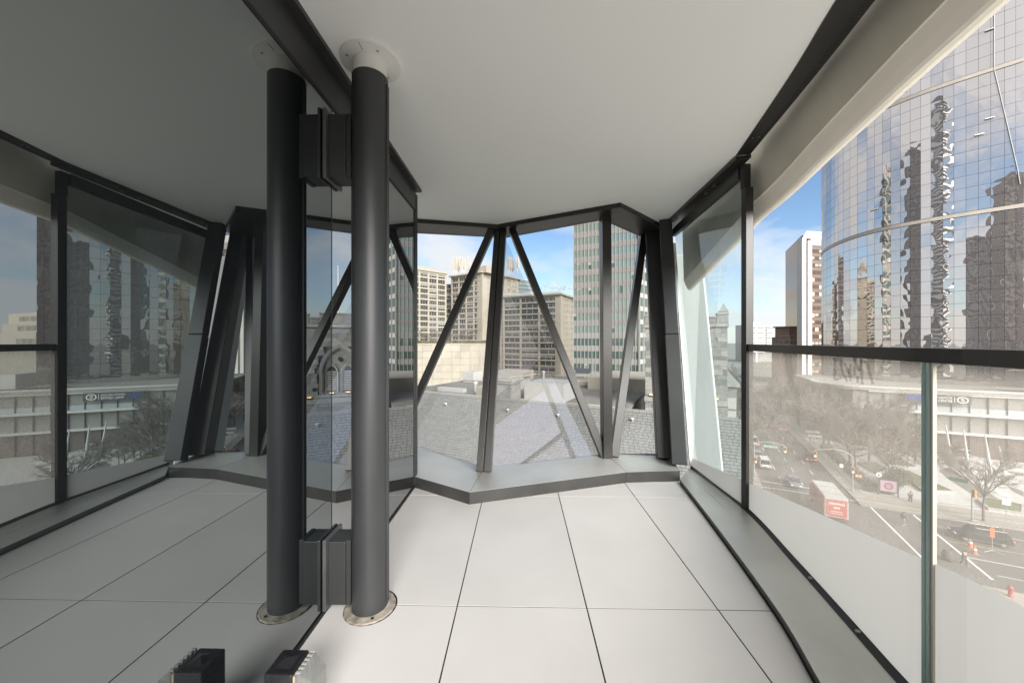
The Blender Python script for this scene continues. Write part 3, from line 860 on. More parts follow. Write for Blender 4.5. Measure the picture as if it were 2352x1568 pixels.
def roof_slab(parent, pts, zt, th, over, m, name='roof'):
    c = sum(pts, Vector()) / len(pts)
    q = [p + Vector(((p - c).x, (p - c).y, 0)).normalized() * over for p in pts]
    return MB().prism([Vector((p.x, p.y, zt)) for p in q], (0, 0, th)).build(name, m, parent)

# ------------------------------------------------------------------ bare trees (used on roofs and along the street)
m_bark = mat('winter_bark', (.14, .12, .10), .9, noise=(3, .3))
m_twig = mat('winter_twigs', (.165, .145, .125), .9)
m_twigp = mat('pale_budding_twigs', (.58, .53, .46), .9)
def tree_meshes(seed, h, spread, n1=7, n2=5, n3=6, n4=6, upright=.5, twig=m_twig, thin=1.0):
    r = random.Random(seed)
    tr, cw = MB(), MB()
    def rv(a): return Vector((r.uniform(-a, a), r.uniform(-a, a), r.uniform(-a, a)))
    th = h * .42
    trunk = [Vector((0, 0, -.1)), Vector((r.uniform(-.15, .15), r.uniform(-.15, .15), th * .5)), Vector((r.uniform(-.3, .3), r.uniform(-.3, .3), th)), Vector((r.uniform(-.4, .4), r.uniform(-.4, .4), h * .72))]
    tr.tube(trunk, [h * .019, h * .014, h * .012, h * .005], 7)
    def branch(p, d, L, rad, lev):
        bend = rv(.25); bend.z = abs(bend.z) * upright
        mid_ = p + d * L * .5 + bend * L * .12
        end = p + (d + bend * .5).normalized() * L
        (tr if lev <= 2 else cw).tube([p, mid_, end], [rad, rad * .75, rad * .45], 5 if lev == 1 else (4 if lev == 2 else 3), cap=False)
        if lev == 4: return
        n = {1: n2, 2: n3, 3: n4}[lev]
        for i in range(n):
            u = r.uniform(.3, 1.0)
            q = p.lerp(mid_, u * 2) if u < .5 else mid_.lerp(end, u * 2 - 1)
            nd = (d + rv(.85) + Vector((0, 0, .22 * upright))).normalized()
            branch(q, nd, L * r.uniform(.42, .66), rad * .57, lev + 1)
    for i in range(n1):
        u = r.uniform(.45, 1.0)
        p = trunk[1].lerp(trunk[2], u * 1.0) if i < n1 - 2 else trunk[2].lerp(trunk[3], r.uniform(.2, .9))
        a = 2 * math.pi * i / n1 + r.uniform(-.4, .4)
        d = Vector((math.cos(a) * spread, math.sin(a) * spread, r.uniform(.5, 1.2) * upright + .25)).normalized()
        branch(p, d, h * r.uniform(.3, .44), h * .0085, 1)
    me1 = tr.mesh('trunk', m_bark if twig is m_twig else twig); me2 = cw.mesh('crown', twig)
    return me1, me2
def crown_only_scale(me, s): return me
TREES = [tree_meshes(11, 12, 1.0, 8, 6, 6, 7), tree_meshes(12, 12, .8, 8, 6, 6, 7, upright=.8), tree_meshes(13, 11, 1.1, 8, 6, 6, 7, upright=.4), tree_meshes(14, 13, .9, 8, 6, 6, 8)]
def poplar_meshes(seed, h):
    r = random.Random(seed); tr, cw = MB(), MB()
    tr.tube([(0, 0, -.1), (.05, 0, h * .5), (0, .05, h)], [.13, .09, .02], 6)
    for k in range(150):
        z0 = h * r.uniform(.14, .93); a = r.uniform(0, 6.28); L = (h - z0) * .16 + .35 + r.uniform(0, .35)
        p = Vector((0, 0, z0)); e = p + Vector((math.cos(a) * L * .62, math.sin(a) * L * .62, L * 1.5))
        cw.tube([p, p.lerp(e, .5) + Vector((math.cos(a), math.sin(a), 0)) * .12, e], [.05, .035, .015], 3, cap=False)
        for j in range(4):
            q = p.lerp(e, r.uniform(.3, 1)); f = q + Vector((r.gauss(0, .22), r.gauss(0, .22), r.uniform(.2, .6)))
            cw.tube([q, f], [.03, .015], 3, cap=False)
    return tr.mesh('trunk', m_twigp), cw.mesh('crown', m_twigp)
POPLAR = poplar_meshes(21, 10)
UMBR = tree_meshes(22, 7, 1.4, n1=7, n2=4, n3=4, n4=5, upright=.3, twig=m_twigp)
def plant_tree(kind, loc, sc, rz, label, group, name='bare_tree'):
    t = thing(name, label, 'tree', loc, rz, group)
    a = inst('trunk', kind[0], t, world=False, scale=(sc, sc, sc)); b = inst('crown', kind[1], t, world=False, scale=(sc, sc, sc))
    return t

# ------------------------------------------------------------------ cream hotel blocks beyond the church
def dd(px, d): return W((px - CX) / FPX * d, d, 0)
def zat(py, d): return EYE - (py - CY) / FPX * d
# block A (left)
A0, A1 = dd(872, 176), dd(1024, 202)
zt = zat(618, 188); zb = zat(794, 195)
hA = thing('apartment_block', 'cream apartment block with dark window grid, leftmost beyond the church roof', 'building', A0 + Vector((0, 0, G)), group='cream apartment blocks')
UA_, InA, LA = frame_of(A0, A1)
body(hA, [A0 + InA * .6, A1 + InA * .6, A1 + InA * 18, A0 + InA * 18], zb - 6, zt, m_creamd)
grid_facade(hA, A0, A1, zt, zb, 2.92, [i / 7 for i in range(8)], .85, .75, W_hotel, m_cream)
roof_slab(hA, [A0, A1, A1 + InA * 18, A0 + InA * 18], zt + .01, .9, 1.3, m_cream)
roof_slab(hA, [A0 + InA * 2, A1 + InA * 2 - UA_ * 5, A1 + InA * 12 - UA_ * 5, A0 + InA * 12], zt + .92, 1.8, 0, m_creamd, 'penthouse')
# block B (middle, turned)
B0, B1, B2 = dd(1037, 206), dd(1107, 192), dd(1190, 214)
ztb = zat(632, 199); zbb = zat(800, 199)
hB = thing('apartment_block', 'tall cream apartment block with row of slim poplars on its roof', 'building', B0 + Vector((0, 0, G)), group='cream apartment blocks')
UB, InB, LB_ = frame_of(B0, B1)
body(hB, [B0 + InB * .62, B1 + InB * .62, B2 + Vector((0, .62, 0)), B2 + Vector((-2, 16, 0)), B0 + InB * 16], zbb - 8, ztb, m_creamd)
grid_facade(hB, B0, B1, ztb, zbb, 2.92, [0, .24, .49, .73, .97], .75, .7, W_hotel, m_cream)
UB2, InB2, LB2 = frame_of(B1, B2)
grid_facade(hB, B1 + UB2 * 3, B2, ztb, zbb + 12, 2.92, [.15, .33, .6, .78, .98], 1.6, 1.0, W_small, m_cream)
MB().obox(Vector((B1.x, B1.y, zbb)) - InB2 * .3, UB2 * 3.6, InB2 * 4, (0, 0, ztb - zbb)).build('corner_pier', m_cream, hB)
MB().obox(Vector((B1.x, B1.y, ztb)) + UB * -6, UB * 9 , InB * 6, (0, 0, 3.6)).build('stair_tower', m_cream, hB)
roof_slab(hB, [B0, B1, B2, B2 + Vector((-2, 16, 0)), B0 + InB * 16], ztb + .01, .8, 1.6, m_cream)
MB().prism([Vector((p.x, p.y, zbb - 8)) for p in (dd(1010, 214), dd(1050, 214), dd(1050, 228), dd(1010, 228))], (0, 0, ztb - zbb + 5.5)).build('link_wall', m_creamd, hB)
lk0, lk1 = dd(1020, 213.4), dd(1042, 213.4); Ulk, Ilk, Llk = frame_of(lk0, lk1)
for k in range(14):
    O = Vector((lk0.x, lk0.y, ztb - 4.6 - k * 2.92)); put('window', W_hotel[k % 5], hB, O, Ulk, Ilk, Llk, 1.9)
for i, px in enumerate((1041, 1047, 1053, 1060, 1066, 1078, 1168, 1173, 1178, 1189)):
    d = 200 + (i % 3) * 2.2
    p = dd(px, d); p.z = ztb + .8
    plant_tree(POPLAR, p, .92 + .1 * ((i * 7) % 4) / 3, i * 1.3, ['first','second','third','fourth','fifth','sixth','seventh','eighth','ninth','tenth'][i] + ' slim pale tree from the left on the tall cream block roof', 'slim trees on the cream block roof', 'rooftop_tree')
# block C (right, nearest)
C0, C1, C2 = dd(1150, 192), dd(1287, 178), dd(1322, 200)
ztc = zat(680, 184); zbc = zat(872, 184)
hC = thing('apartment_block', 'lower cream apartment block with wide window bays, beside the green glass office', 'building', C0 + Vector((0, 0, G)), group='cream apartment blocks')
UC, InC, LC = frame_of(C0, C1)
body(hC, [C0 + InC * .62, C1 + InC * .62, C2 + Vector((0, 1, 0)), C2 + Vector((-4, 16, 0)), C0 + InC * 18], zbc - 6, ztc, m_creamd)
grid_facade(hC, C0, C1, ztc, zbc, 2.9, [0, .05, .345, .655, .965], .8, .72, W_hotel, m_cream)
UC2, InC2, LC2 = frame_of(C1, C2)
MB().obox(Vector((C1.x, C1.y, zbc)) - InC2 * .2, UC2 * 2.2, InC2 * 3, (0, 0, ztc - zbc)).build('corner_pier', m_cream, hC)
grid_facade(hC, C1 + UC2 * 1.4, C2, ztc, zbc, 2.9, [.1, .5, .6, .98], 1.5, 1.1, W_small, m_cream)
roof_slab(hC, [C0, C1, C2, C2 + Vector((-4, 16, 0)), C0 + InC * 18], ztc + .01, .9, 1.4, m_cream)
for i, (px, sc) in enumerate(((1252, .95), (1270, 1.0), (1284, .85), (1297, .9), (1172, 1.15), (1312, .8))):
    p = dd(px, 186); p.z = ztc + .9
    plant_tree(UMBR, p, sc, i * 2.1, ['third spreading tree from the left on the lower cream block roof', 'fourth spreading tree from the left on the lower cream block roof', 'fifth spreading tree from the left on the lower cream block roof', 'sixth spreading tree from the left on the lower cream block roof', 'largest spreading tree, leftmost on the lower cream block roof', 'rightmost spreading tree on the lower cream block roof, by the office tower'][i], 'spreading trees on the lower cream block roof', 'rooftop_tree')
# parapet glass on C roof
MB().obox(Vector((C0.x, C0.y, ztc + .92)), UC * LC, InC * .05, (0, 0, 1.0)).build('roof_guard', mat('pale_glass_rail', (.45, .52, .55), .2), hC)
# glass block peeping between B and C
q0, q1 = dd(1178, 290), dd(1225, 300)
gb = thing('glass_block', 'small pale glass building peeping between the two cream blocks', 'building', q0 + Vector((0, 0, G)))
Uq, Iq, Lq = frame_of(q0, q1); zq = zat(643, 295)
body(gb, [q0 + Iq * .1, q1 + Iq * .1, q1 + Iq * 14, q0 + Iq * 14], G, zq, mirror_glass('pale_block_glass', 2.4, col=(.8, .92, .95), under=(.12, .15, .15)))
for k in range(9):
    MB().obox(Vector((q0.x, q0.y, zq - .35 - k * 3.1)) - Iq * .25, Uq * Lq, Iq * .6, (0, 0, .5)).build('floor_band', m_lframe, gb)

# podium wall in front of A and B
W0, W1 = dd(880, 150), dd(1142, 158)
zp = zat(791, 154)
pw = thing('podium_building', 'long beige blank-walled podium under the cream blocks', 'building', W0 + Vector((0, 0, G)))
Uw, Iw, Lw = frame_of(W0, W1)
body(pw, [W0 + Iw * .3, W1 + Iw * .3, W1 + Iw * 40, W0 + Iw * 40], G, zp, m_cream)
for k in range(12):                           # wall panels with joints
    u0 = k * Lw / 12
    for j in range(6):
        z0 = zp - (j + 1) * 2.9
        MB().obox(Vector((W0.x, W0.y, z0 + .04)) + Uw * (u0 + .04), Uw * (Lw / 12 - .08), Iw * .3, (0, 0, 2.82)).build('wall_panel', m_cream if (k + j) % 4 else m_creamd, pw)
for k in (3, 5, 7, 9, 10):
    MB().obox(Vector((W0.x, W0.y, zp - 14.5)) + Uw * (k * Lw / 12 + .6) - Iw * .25, Uw * .7, Iw * .24, (0, 0, 11)).build('pilaster', m_cream, pw)
MB().obox(Vector((W0.x, W0.y, zp)) - Iw * .2, Uw * Lw, Iw * .8, (0, 0, .5)).build('parapet', m_cream, pw)
hg = MB()
for i in range(900):
    p = W0 + Uw * rng.uniform(0, Lw) + Iw * rng.uniform(1.0, 3.5); p.z = zp + .4
    a = rng.uniform(0, 6.28); hgt = rng.uniform(.5, 1.5)
    hg.add([p, p + Vector((math.cos(a), math.sin(a), 0)) * .5 + Vector((0, 0, hgt)), p + Vector((math.sin(a), -math.cos(a), 0)) * .5 + Vector((0, 0, hgt * .9))], [(0, 1, 2)])
hg.build('terrace_planting', mat('dry_planting', (.16, .14, .08), .95), None, kind='stuff', label='brownish planting along the podium terrace edge', cat='planting')
for i, px in enumerate((966, 984, 1004, 1022, 1060, 1080)):
    p = dd(px, 162); p.z = zp
    plant_tree(TREES[2], p, .62, i * 1.7, ['first','second','third','fourth','fifth','sixth'][i] + ' bare brown tree from the left on the podium terrace', 'bare trees on the podium terrace', 'terrace_tree')

# ------------------------------------------------------------------ green glass office tower
D0, D1 = dd(1317, 112), dd(1469, 104)
D2 = dd(1514, 117)
od = thing('office_tower', 'tall office tower of green windows and grey bands right of the cream blocks', 'building', D0 + Vector((0, 0, G)))
UD, ID, LD = frame_of(D0, D1)
m_span = mat('grey_spandrel', (.20, .19, .172), .6, noise=(.4, .05))
m_spanp = mat('mauve_spandrel', (.185, .168, .158), .5, noise=(.4, .05))
m_mull = mat('pale_mullion', (.25, .24, .22), .5)
fhD = 3.83; zD = 1.0 + fhD * 9.5; zDT = zD + 8 * fhD
body(od, [D0 + ID * .3, D1 + ID * .3 - UD * .4, D1 + ID * 14 - UD * .4, D0 + ID * 14], G, zDT + 3, m_span)
WD = [unit_window('window_h', g_gr, m_mull, 1, 1, .07, .03, .06), unit_window('window_i', g_gr2, m_mull, 1, 1, .07, .03, .06),
      unit_window('window_j', g_gr2, m_mull, 1, 1, .07, .03, .06, blind=.6), unit_window('window_k', g_gr, m_mull, 1, 1, .07, .03, .06, blind=.75)]
nW = 17; ww = LD / nW
upw = MB()
US2, IS2, LS2 = frame_of(D1, D2)
nS = 5; ws = LS2 / nS
for k in range(-8, 16):
    z0 = zD - (k + 1) * fhD + .55
    for i in range(nW):
        O = D0 + UD * (i * ww); O.z = z0
        if 0 <= k < 15:
            w_ = WD[1] if k > 8 and rng.random() < .8 else (WD[0] if rng.random() < .86 else rng.choice(WD))
            put('window', w_, od, O + ID * .05, UD, ID, ww, 2.3)
        else: upw.quad(O + ID * .1, O + ID * .1 + UD * (ww - .06), O + ID * .1 + UD * (ww - .06) + Vector((0, 0, 2.3)), O + ID * .1 + Vector((0, 0, 2.3)))
    for i in range(nS):
        O = D1 + US2 * (i * ws + .35); O.z = z0
        if 0 <= k < 15 and i < 4: put('window', WD[1], od, O + IS2 * .1, US2, IS2, ws - .7, 2.5)
        else: upw.quad(O + IS2 * .1, O + IS2 * .1 + US2 * (ws - .7), O + IS2 * .1 + US2 * (ws - .7) + Vector((0, 0, 2.5)), O + IS2 * .1 + Vector((0, 0, 2.5)))
        if 0 <= k < 15 and i < 4: MB().obox(O + IS2 * .02 + Vector((0, 0, 2.52)), US2 * (ws - .7), IS2 * .3, (0, 0, fhD - 2.56)).build('spandrel', m_lframe, od)
    MB().obox(Vector((D0.x, D0.y, z0 + 2.3)) + ID * .02, UD * LD, ID * .25, (0, 0, fhD - 2.3)).build('spandrel', m_spanp if k < 9 else m_span, od)
upw.build('upper_windows', g_gr2, od, kind='stuff')
mm = MB().box((-.045, -.12, 0), (.045, .05, 1)).mesh('mullion', m_mull)
zlo = zD - 16 * fhD
for i in range(nW + 1):
    O = D0 + UD * (i * ww); O.z = zlo
    instm('mullion', mm, od, fmat(O - parent_world(od), UD, ID, 1, zDT + 3 - zlo))
for i in range(nS + 1):
    O = D1 + US2 * (i * ws); O.z = zlo
    MB().obox(O - US2 * .34 - IS2 * .1, US2 * .68, IS2 * .4, (0, 0, zDT + 3 - zlo)).build('pier', m_span, od)

# ------------------------------------------------------------------ flat roofs between the church and the podium
m_roofg = mat('gravel_roof', (.15, .14, .122), .9, noise=(.6, .18, 8))
m_hvac = mat('white_plant_box', (.34, .333, .315), .6, noise=(.6, .06))
lr = thing('low_building', 'low flat-roofed building with roof plant behind the slate roof', 'building', P(45, -18, 0))
ZL = -5.6
MB().prism([P(33.5, -34, 0), P(33.5, -6.5, 0), P(62, -6.5, 0), P(62, -34, 0)], (0, 0, ZL - G)).build('wall', mat('low_wall_stone', (.25, .23, .20), .8, noise=(.5, .12)), lr)
MB().prism([P(33.2, -34.4, ZL - G + .01), P(33.2, -6.2, ZL - G + .01), P(62.4, -6.2, ZL - G + .01), P(62.4, -34.4, ZL - G + .01)], (0, 0, .35)).build('roof', m_roofg, lr)
def rbox(s0, s1, t0, t1, h0, h1, m, nm):
    return MB().prism([P(s0, t0, h0), P(s0, t1, h0), P(s1, t1, h0), P(s1, t0, h0)], (0, 0, h1 - h0)).build(nm, m, lr, bevel=.03)
zl = ZL - G + .37
rbox(36, 41, -17.2, -12.6, zl, zl + 1.9, m_hvac, 'plant_box')
rbox(35.5, 41.5, -18.2, -11.2, zl - .01 + .0, zl + .55, m_roofg, 'roof_step') if False else None
rbox(42, 46, -24, -21, zl, zl + 1.7, m_hvac, 'plant_box')
rbox(41.6, 46.6, -24.6, -20.4, zl + 1.71, zl + 1.95, m_creamd, 'plant_box_lid')
rbox(50, 56, -30, -25, zl, zl + 1.6, m_creamd, 'plant_box')
for (a0, a1, b0, b1, h_, mm_) in ((36, 38.5, -23.5, -19.5, 1.1, m_creamd), (47, 49.5, -33, -31, 1.6, m_hvac), (37, 37.8, -30, -26, .5, m_hvac), (51, 52, -16, -10, .7, m_creamd)):
    rbox(a0, a1, b0, b1, zl, zl + h_, mm_, 'plant_box')
for (s_, t_) in ((39, -25.5), (48.5, -27), (52, -17.5), (41, -9.3), (35, -21.5), (58, -24)):
    q = P(s_, t_, zl); bq = MB().lathe([(.16, 0), (.16, .9), (.3, .92), (.3, 1.15), (.1, 1.3)], 10, q); bq.build('roof_vent', m_hvac, lr)
for (a, b_) in (((34, -33), (34, -7)), ((47, -33), (47, -20)), ((61, -33), (61, -7))):
    MB().tube([P(a[0], a[1], zl + .35), P(b_[0], b_[1], zl + .35)], .1, 6).build('roof_pipe', m_creamd, lr)
MB().prism([P(33.0, -34.6, zl), P(33.0, -6.0, zl), P(33.3, -6.0, zl), P(33.3, -34.6, zl)], (0, 0, .5)).build('parapet', m_cream, lr)
# higher back range with a long window strip
MB().prism([P(48, -13.5, 0), P(48, -5.2, 0), P(60, -5.2, 0), P(60, -13.5, 0)], (0, 0, zl + 1.6)).build('back_range', m_creamd, lr)
m_solar = mat('dark_louver', (.05, .05, .055), .5)
for (s, t) in ((47, -23), (44, -14)):
    MB().obox(P(s, t, zl + 2.4), VS * 1.9, US * .8 + Vector((0, 0, .5)), (0, 0, .08)).build('roof_louver', m_solar, lr)
wl_ = unit_window('window_l', g_dk2, m_lframe, 1, 1, .08, .05, .06)
for i in range(18):                           # strip of windows under the roof edge
    O = P(33.42, -30 + i * 1.25, ZL - G - 2.1)
    put('window', wl_, lr, O, VS, US, 1.2, 1.5)
# chimney of the church, stone
m_stone = mat('grey_granite', (.19, .186, .172), .85, noise=(1.6, .25, 9), bump=(5, .6, .05))
m_stone2 = mat('pale_granite', (.245, .238, .216), .85, noise=(1.6, .2, 9), bump=(5, .6, .05))
m_stone3 = mat('dark_granite', (.135, .135, .126), .85, noise=(1.6, .25, 9), bump=(5, .6, .05))
ch = thing('stone_chimney', 'square granite chimney rising behind the slate ridge', 'chimney', P(30.5, -17, 18))
c_ = P(30.2, -16.4, 0)
def cbox(hs, h0, h1, m, nm, par, c=c_, ht=None, bev=.03):
    ht = ht or hs
    p0 = c - US * hs - VS * ht + Vector((0, 0, h0)); 
    return MB().obox(p0, VS * 2 * ht, US * 2 * hs, (0, 0, h1 - h0)).build(nm, m, par, bevel=bev)
zr0 = 20.0
cbox(1.0, 17.5, 21.05, m_stone, 'shaft', ch, ht=1.15)
cbox(1.12, 21.06, 21.25, m_stone2, 'cornice', ch, ht=1.27)
cbox(1.2, 21.26, 21.5, m_stone2, 'cornice', ch, ht=1.36)
cbox(.75, 21.51, 21.68, m_stone2, 'cap', ch, ht=.9)

# ------------------------------------------------------------------ church: slate roof and tower
m_deck = mat('roof_felt', (.05, .05, .05), .95)
m_sl = [mat('slate_%s' % n, c, .72, spec=.3, noise=(4, .10, 6)) for n, c in (('grey', (.158, .156, .147)), ('pale', (.170, .167, .156)), ('dark', (.146, .145, .138)), ('warm', (.162, .157, .144)))]
SR, ZRDG = 27.2, -3.77
PIT = R(47)
TL, TR = -31.0, 2.2
cr_ = thing('church_roof', 'grey slate roof of the church below the end window', 'roof', P(24, -8, 0))
dn_ = Vector((0, 0, -math.sin(PIT))) - US * math.cos(PIT)      # down the slope towards us
nrm_ = Vector((0, 0, math.cos(PIT))) - US * math.sin(PIT)
r0 = US * SR + Vector((0, 0, ZRDG))
LS = 11.5
MB().quad(r0 + VS * TL, r0 + VS * TL + dn_ * LS, r0 + VS * TR + dn_ * LS, r0 + VS * TR).build('roof_deck', m_deck, cr_)
dnb = Vector((0, 0, -math.sin(PIT))) + US * math.cos(PIT)
MB().quad(r0 + VS * TL, r0 + VS * TR, r0 + VS * TR + dnb * 9, r0 + VS * TL + dnb * 9).build('back_slope', m_sl[0], cr_)
ROWH, SLW = .212, .345
slates = []
for k in range(int(LS / ROWH)):
    t = TL + (.17 if k % 2 else 0) + rng.uniform(-.05, .05)
    while t < TR:
        w = SLW * rng.uniform(.8, 1.2)
        c = r0 + VS * (t + w / 2) + dn_ * (k + 1) * ROWH
        slates.append((k, t, w, c)); t += w
su = MB().box((0, 0, 0), (1, 1, 1))
def slate_vs(k, t, w):
    o0 = r0 + VS * (t + .010) + dn_ * (k * ROWH + .008) + nrm_ * .006
    lift = .012 + rng.uniform(0, .012); th_ = .016
    a = o0; b_ = o0 + VS * (w - .02); c2 = b_ + dn_ * (ROWH - .015) + nrm_ * lift; d2 = a + dn_ * (ROWH - .015) + nrm_ * lift
    return [a, b_, c2, d2, a + nrm_ * th_, b_ + nrm_ * th_, c2 + nrm_ * th_, d2 + nrm_ * th_]
FCS = [(4, 7, 6, 5), (0, 1, 5, 4), (1, 2, 6, 5), (2, 3, 7, 6), (3, 0, 4, 7)]
def vis(c):                                   # distance to the eye, only what the window shows
    b_ = bearing(c); y = CY + FPX * (EYE - c.z) / max(.1, (-c.x * ST_ + c.y * CT_))
    return (955 < b_ < 1530) and y < 1085
order = sorted([s for s in slates if vis(s[3])], key=lambda s: (s[3] - Vector((0, 0, EYE))).length)[:300]
ids = set((s[0], s[1]) for s in order)
sv = [MB().box((0, 0, 0), (1, 1, 1)).mesh('slate', m) for m in m_sl]
rest = MB()
for (k, t, w, c) in slates:
    mi = rng.choice((0, 0, 0, 1, 2, 3))
    if (k, t) in ids:
        lift = .012 + rng.uniform(0, .012)
        o0 = r0 + VS * (t + .010) + dn_ * (k * ROWH + .008) + nrm_ * .006 - parent_world(cr_)
        dz = (dn_ * (ROWH - .015) + nrm_ * lift)
        u = VS * (w - .02); n3 = nrm_ * .016
        instm('slate', sv[mi], cr_, Matrix(((dz.x, u.x, n3.x, o0.x), (dz.y, u.y, n3.y, o0.y), (dz.z, u.z, n3.z, o0.z), (0, 0, 0, 1))))
    else:
        rest.add(slate_vs(k, t, w), FCS, mi)
rest.build('slate_field', m_sl, cr_, kind='stuff')
rid = MB().prism([Vector((0, 0, 0)), Vector((0, 0, 0)) + dn_ * .2 + nrm_ * .03, nrm_ * .05 + Vector((0, 0, .05)), dnb * .2 + Vector((0, 0, .04))], VS * .44).mesh('ridge_tile', m_sl[0])
for i in range(int((TR - TL) / .46)):
    instm('ridge_tile', rid, cr_, Matrix.Translation(r0 + VS * (TL + i * .46) + Vector((0, 0, .03)) - parent_world(cr_)))
m_anch = mat('white_roof_anchor', (.5, .5, .48), .5)
for (px, py) in ((1026, 932), (1168, 946), (1283, 958), (1453, 968), (1606, 985)):
    # meet the slope
    d0 = at(px, py, 1.0) - Vector((0, 0, EYE))
    den = d0.dot(nrm_); tt = (r0 - Vector((0, 0, EYE))).dot(nrm_) / den
    p = Vector((0, 0, EYE)) + d0 * tt
    a = MB().tube([p, p + nrm_ * .16 + Vector((0, 0, .05)), p + nrm_ * .26], .035, 6)
    a.lathe([(.02, 0), (.11, .06), (.13, .13), (.06, .16)], 10, p + nrm_ * .2)
    a.build('roof_anchor', m_anch, cr_)

# tower: walls of coursed granite blocks, paired lancets, stepped parapet
tw = thing('church_tower', 'square granite church tower with paired lancet louvres and stepped parapet', 'tower', P(41, -1.3, 0))
S0, T0, T1 = 38.0, -4.9, 2.1
ZT0, ZT1 = -6.5, 2.45
m_st = [m_stone, m_stone2, m_stone3, mat('green_grey_granite', (.18, .188, .163), .85, noise=(1.6, .25, 9), bump=(5, .6, .05))]
MB().prism([P(S0 + .25, T0 + .25, 0), P(S0 + .25, T1 - .25, 0), P(S0 + 6.7, T1 - .25, 0), P(S0 + 6.7, T0 + .25, 0)], (0, 0, ZT1 - G)).build('core', m_stone3, tw)
stm = [MB().box((.012, 0, .012), (.988, .3, .988)).mesh('stone', m) for m in m_st]
tc0 = (T0 + T1) / 2
def in_arch(t, z, r=1.75, c=tc0, zs=-1.6):
    if abs(t - c) > r: return False
    if z < -3.9: return False
    if z < zs: return True
    return math.hypot(abs(t - c) + r * .55, z - zs) < r * 1.55
nst = 0
z = ZT0
while z < ZT1 - .1:
    h = rng.choice((.42, .5, .34)); h = min(h, ZT1 - z)
    for side in (0, 1):
        t = T0 if side == 0 else S0 + .35
        end = T1 if side == 0 else S0 + 6.7
        while t < end - .02:
            w = rng.uniform(.5, 1.15); w = min(w, end - t)
            if end - t - w < .3: w = end - t
            if side == 0:
                if not (in_arch(t + w / 2, z + h / 2) or in_arch(t + .1, z + h / 2) or in_arch(t + w - .1, z + h / 2)):
                    put('stone', rng.choice(stm), tw, P(S0 - rng.uniform(0, .05), t, z - G), VS, US, w, h); nst += 1
            elif nst < 400:
                put('stone', rng.choice(stm), tw, P(t, T1 + rng.uniform(0, .04), z - G), US, -VS, w, h); nst += 1
            t += w
    z += h
# window: moulded arch, two lancets with louvres
def arch_pts(c, r, z0, zs, n=10, k=1.55, o=.55):
    L_ = [(c - r, z0), (c - r, zs)]
    ap = math.sqrt((r * k) ** 2 - (r * o) ** 2)
    a0, a1 = 0, math.atan2(ap, r * o)
    left = []
    for i in range(1, n + 1):
        a = a1 * i / n
        left.append((c + r * o - r * k * math.cos(a), zs + r * k * math.sin(a)))
    right = [(2 * c - x, y) for x, y in reversed(left[:-1])]
    return L_ + left + right + [(c + r, zs), (c + r, z0)]
def arch_face(pts, s, th, m, nm, par):
    return MB().prism([P(s, t_, z_ - G) for t_, z_ in pts], US * th).build(nm, m, par)
def arch_ring(po, pi_, s, th, m, nm, par):
    b = MB(); A = [P(s, t_, z_ - G) for t_, z_ in po]; B = [P(s + .06, t_, z_ - G) for t_, z_ in pi_]
    b.strip(A, B); b.strip([p + US * th for p in A], A); b.strip(B, [p + US * th for p in B])
    return b.build(nm, m, par)
arch_face(arch_pts(tc0, 1.72, -3.9, -1.6), S0 + .16, .1, m_st[3], 'arch_backing', tw)
arch_ring(arch_pts(tc0, 1.78, -3.9, -1.6), arch_pts(tc0, 1.5, -3.9, -1.6), S0 - .1, .3, m_stone2, 'arch_moulding', tw)
arch_ring(arch_pts(tc0, 1.48, -3.9, -1.6), arch_pts(tc0, 1.38, -3.9, -1.6), S0 + .0, .2, m_stone2, 'arch_moulding', tw)
m_louv = mat('grey_louvre', (.30, .29, .27), .8, noise=(3, .2))
m_void = mat('lancet_void', (.02, .02, .02), .9)
for sg in (-1, 1):
    c = tc0 + sg * .72
    arch_face(arch_pts(c, .42, -3.6, -1.9, k=2, o=1), S0 + .14, .02, m_void, 'lancet_opening', tw)
    arch_ring(arch_pts(c, .56, -3.7, -1.9, k=2, o=1), arch_pts(c, .42, -3.6, -1.9, k=2, o=1), S0 + .02, .14, m_stone2, 'lancet_surround', tw)
    for j in range(11):
        zz_ = -3.5 + j * .17
        MB().obox(P(S0 + .06, c - .40, zz_ - G), VS * .80, US * .1 + Vector((0, 0, .09)), (0, 0, .025)).build('louvre', m_louv, tw)
MB().tube([P(S0 + .05, tc0, -.55 - G), P(S0 + .15, tc0, -.55 - G)], .2, 14).build('oculus', m_void, tw)
MB().obox(P(S0 - .16, tc0 - 2.0, -4.15 - G), VS * 4.0, US * .3, (0, 0, .24)).build('sill', m_stone2, tw, bevel=.03)
MB().obox(P(S0 - .12, T0 - .1, -4.75 - G), VS * (T1 - T0 + .2), US * .3, (0, 0, .5)).build('string_course', m_stone2, tw, bevel=.04)
MB().obox(P(S0 - .14, T0 - .14, ZT1 + .01 - G), VS * (T1 - T0 + .28), US * 7, (0, 0, .32)).build('cornice', m_stone2, tw, bevel=.04)
for (a, b2, h) in ((T0 - .1, T0 + .9, .8), (T0 + .92, T0 + 1.7, .5), (T0 + 1.72, T1 - 1.72, .95), (T1 - 1.7, T1 - .92, .5), (T1 - .9, T1 + .1, .8)):
    MB().obox(P(S0 - .08, a, ZT1 + .34 - G), VS * (b2 - a), US * .5, (0, 0, h)).build('parapet_block', m_stone, tw, bevel=.05)
    MB().obox(P(S0 - .13, a - .03, ZT1 + .345 + h - G), VS * (b2 - a + .06), US * .6, (0, 0, .16)).build('coping', m_stone2, tw, bevel=.03)
    MB().obox(P(S0 + 6.2, a, ZT1 + .34 - G), VS * (b2 - a), US * .5, (0, 0, h)).build('parapet_block', m_stone, tw, bevel=.05)
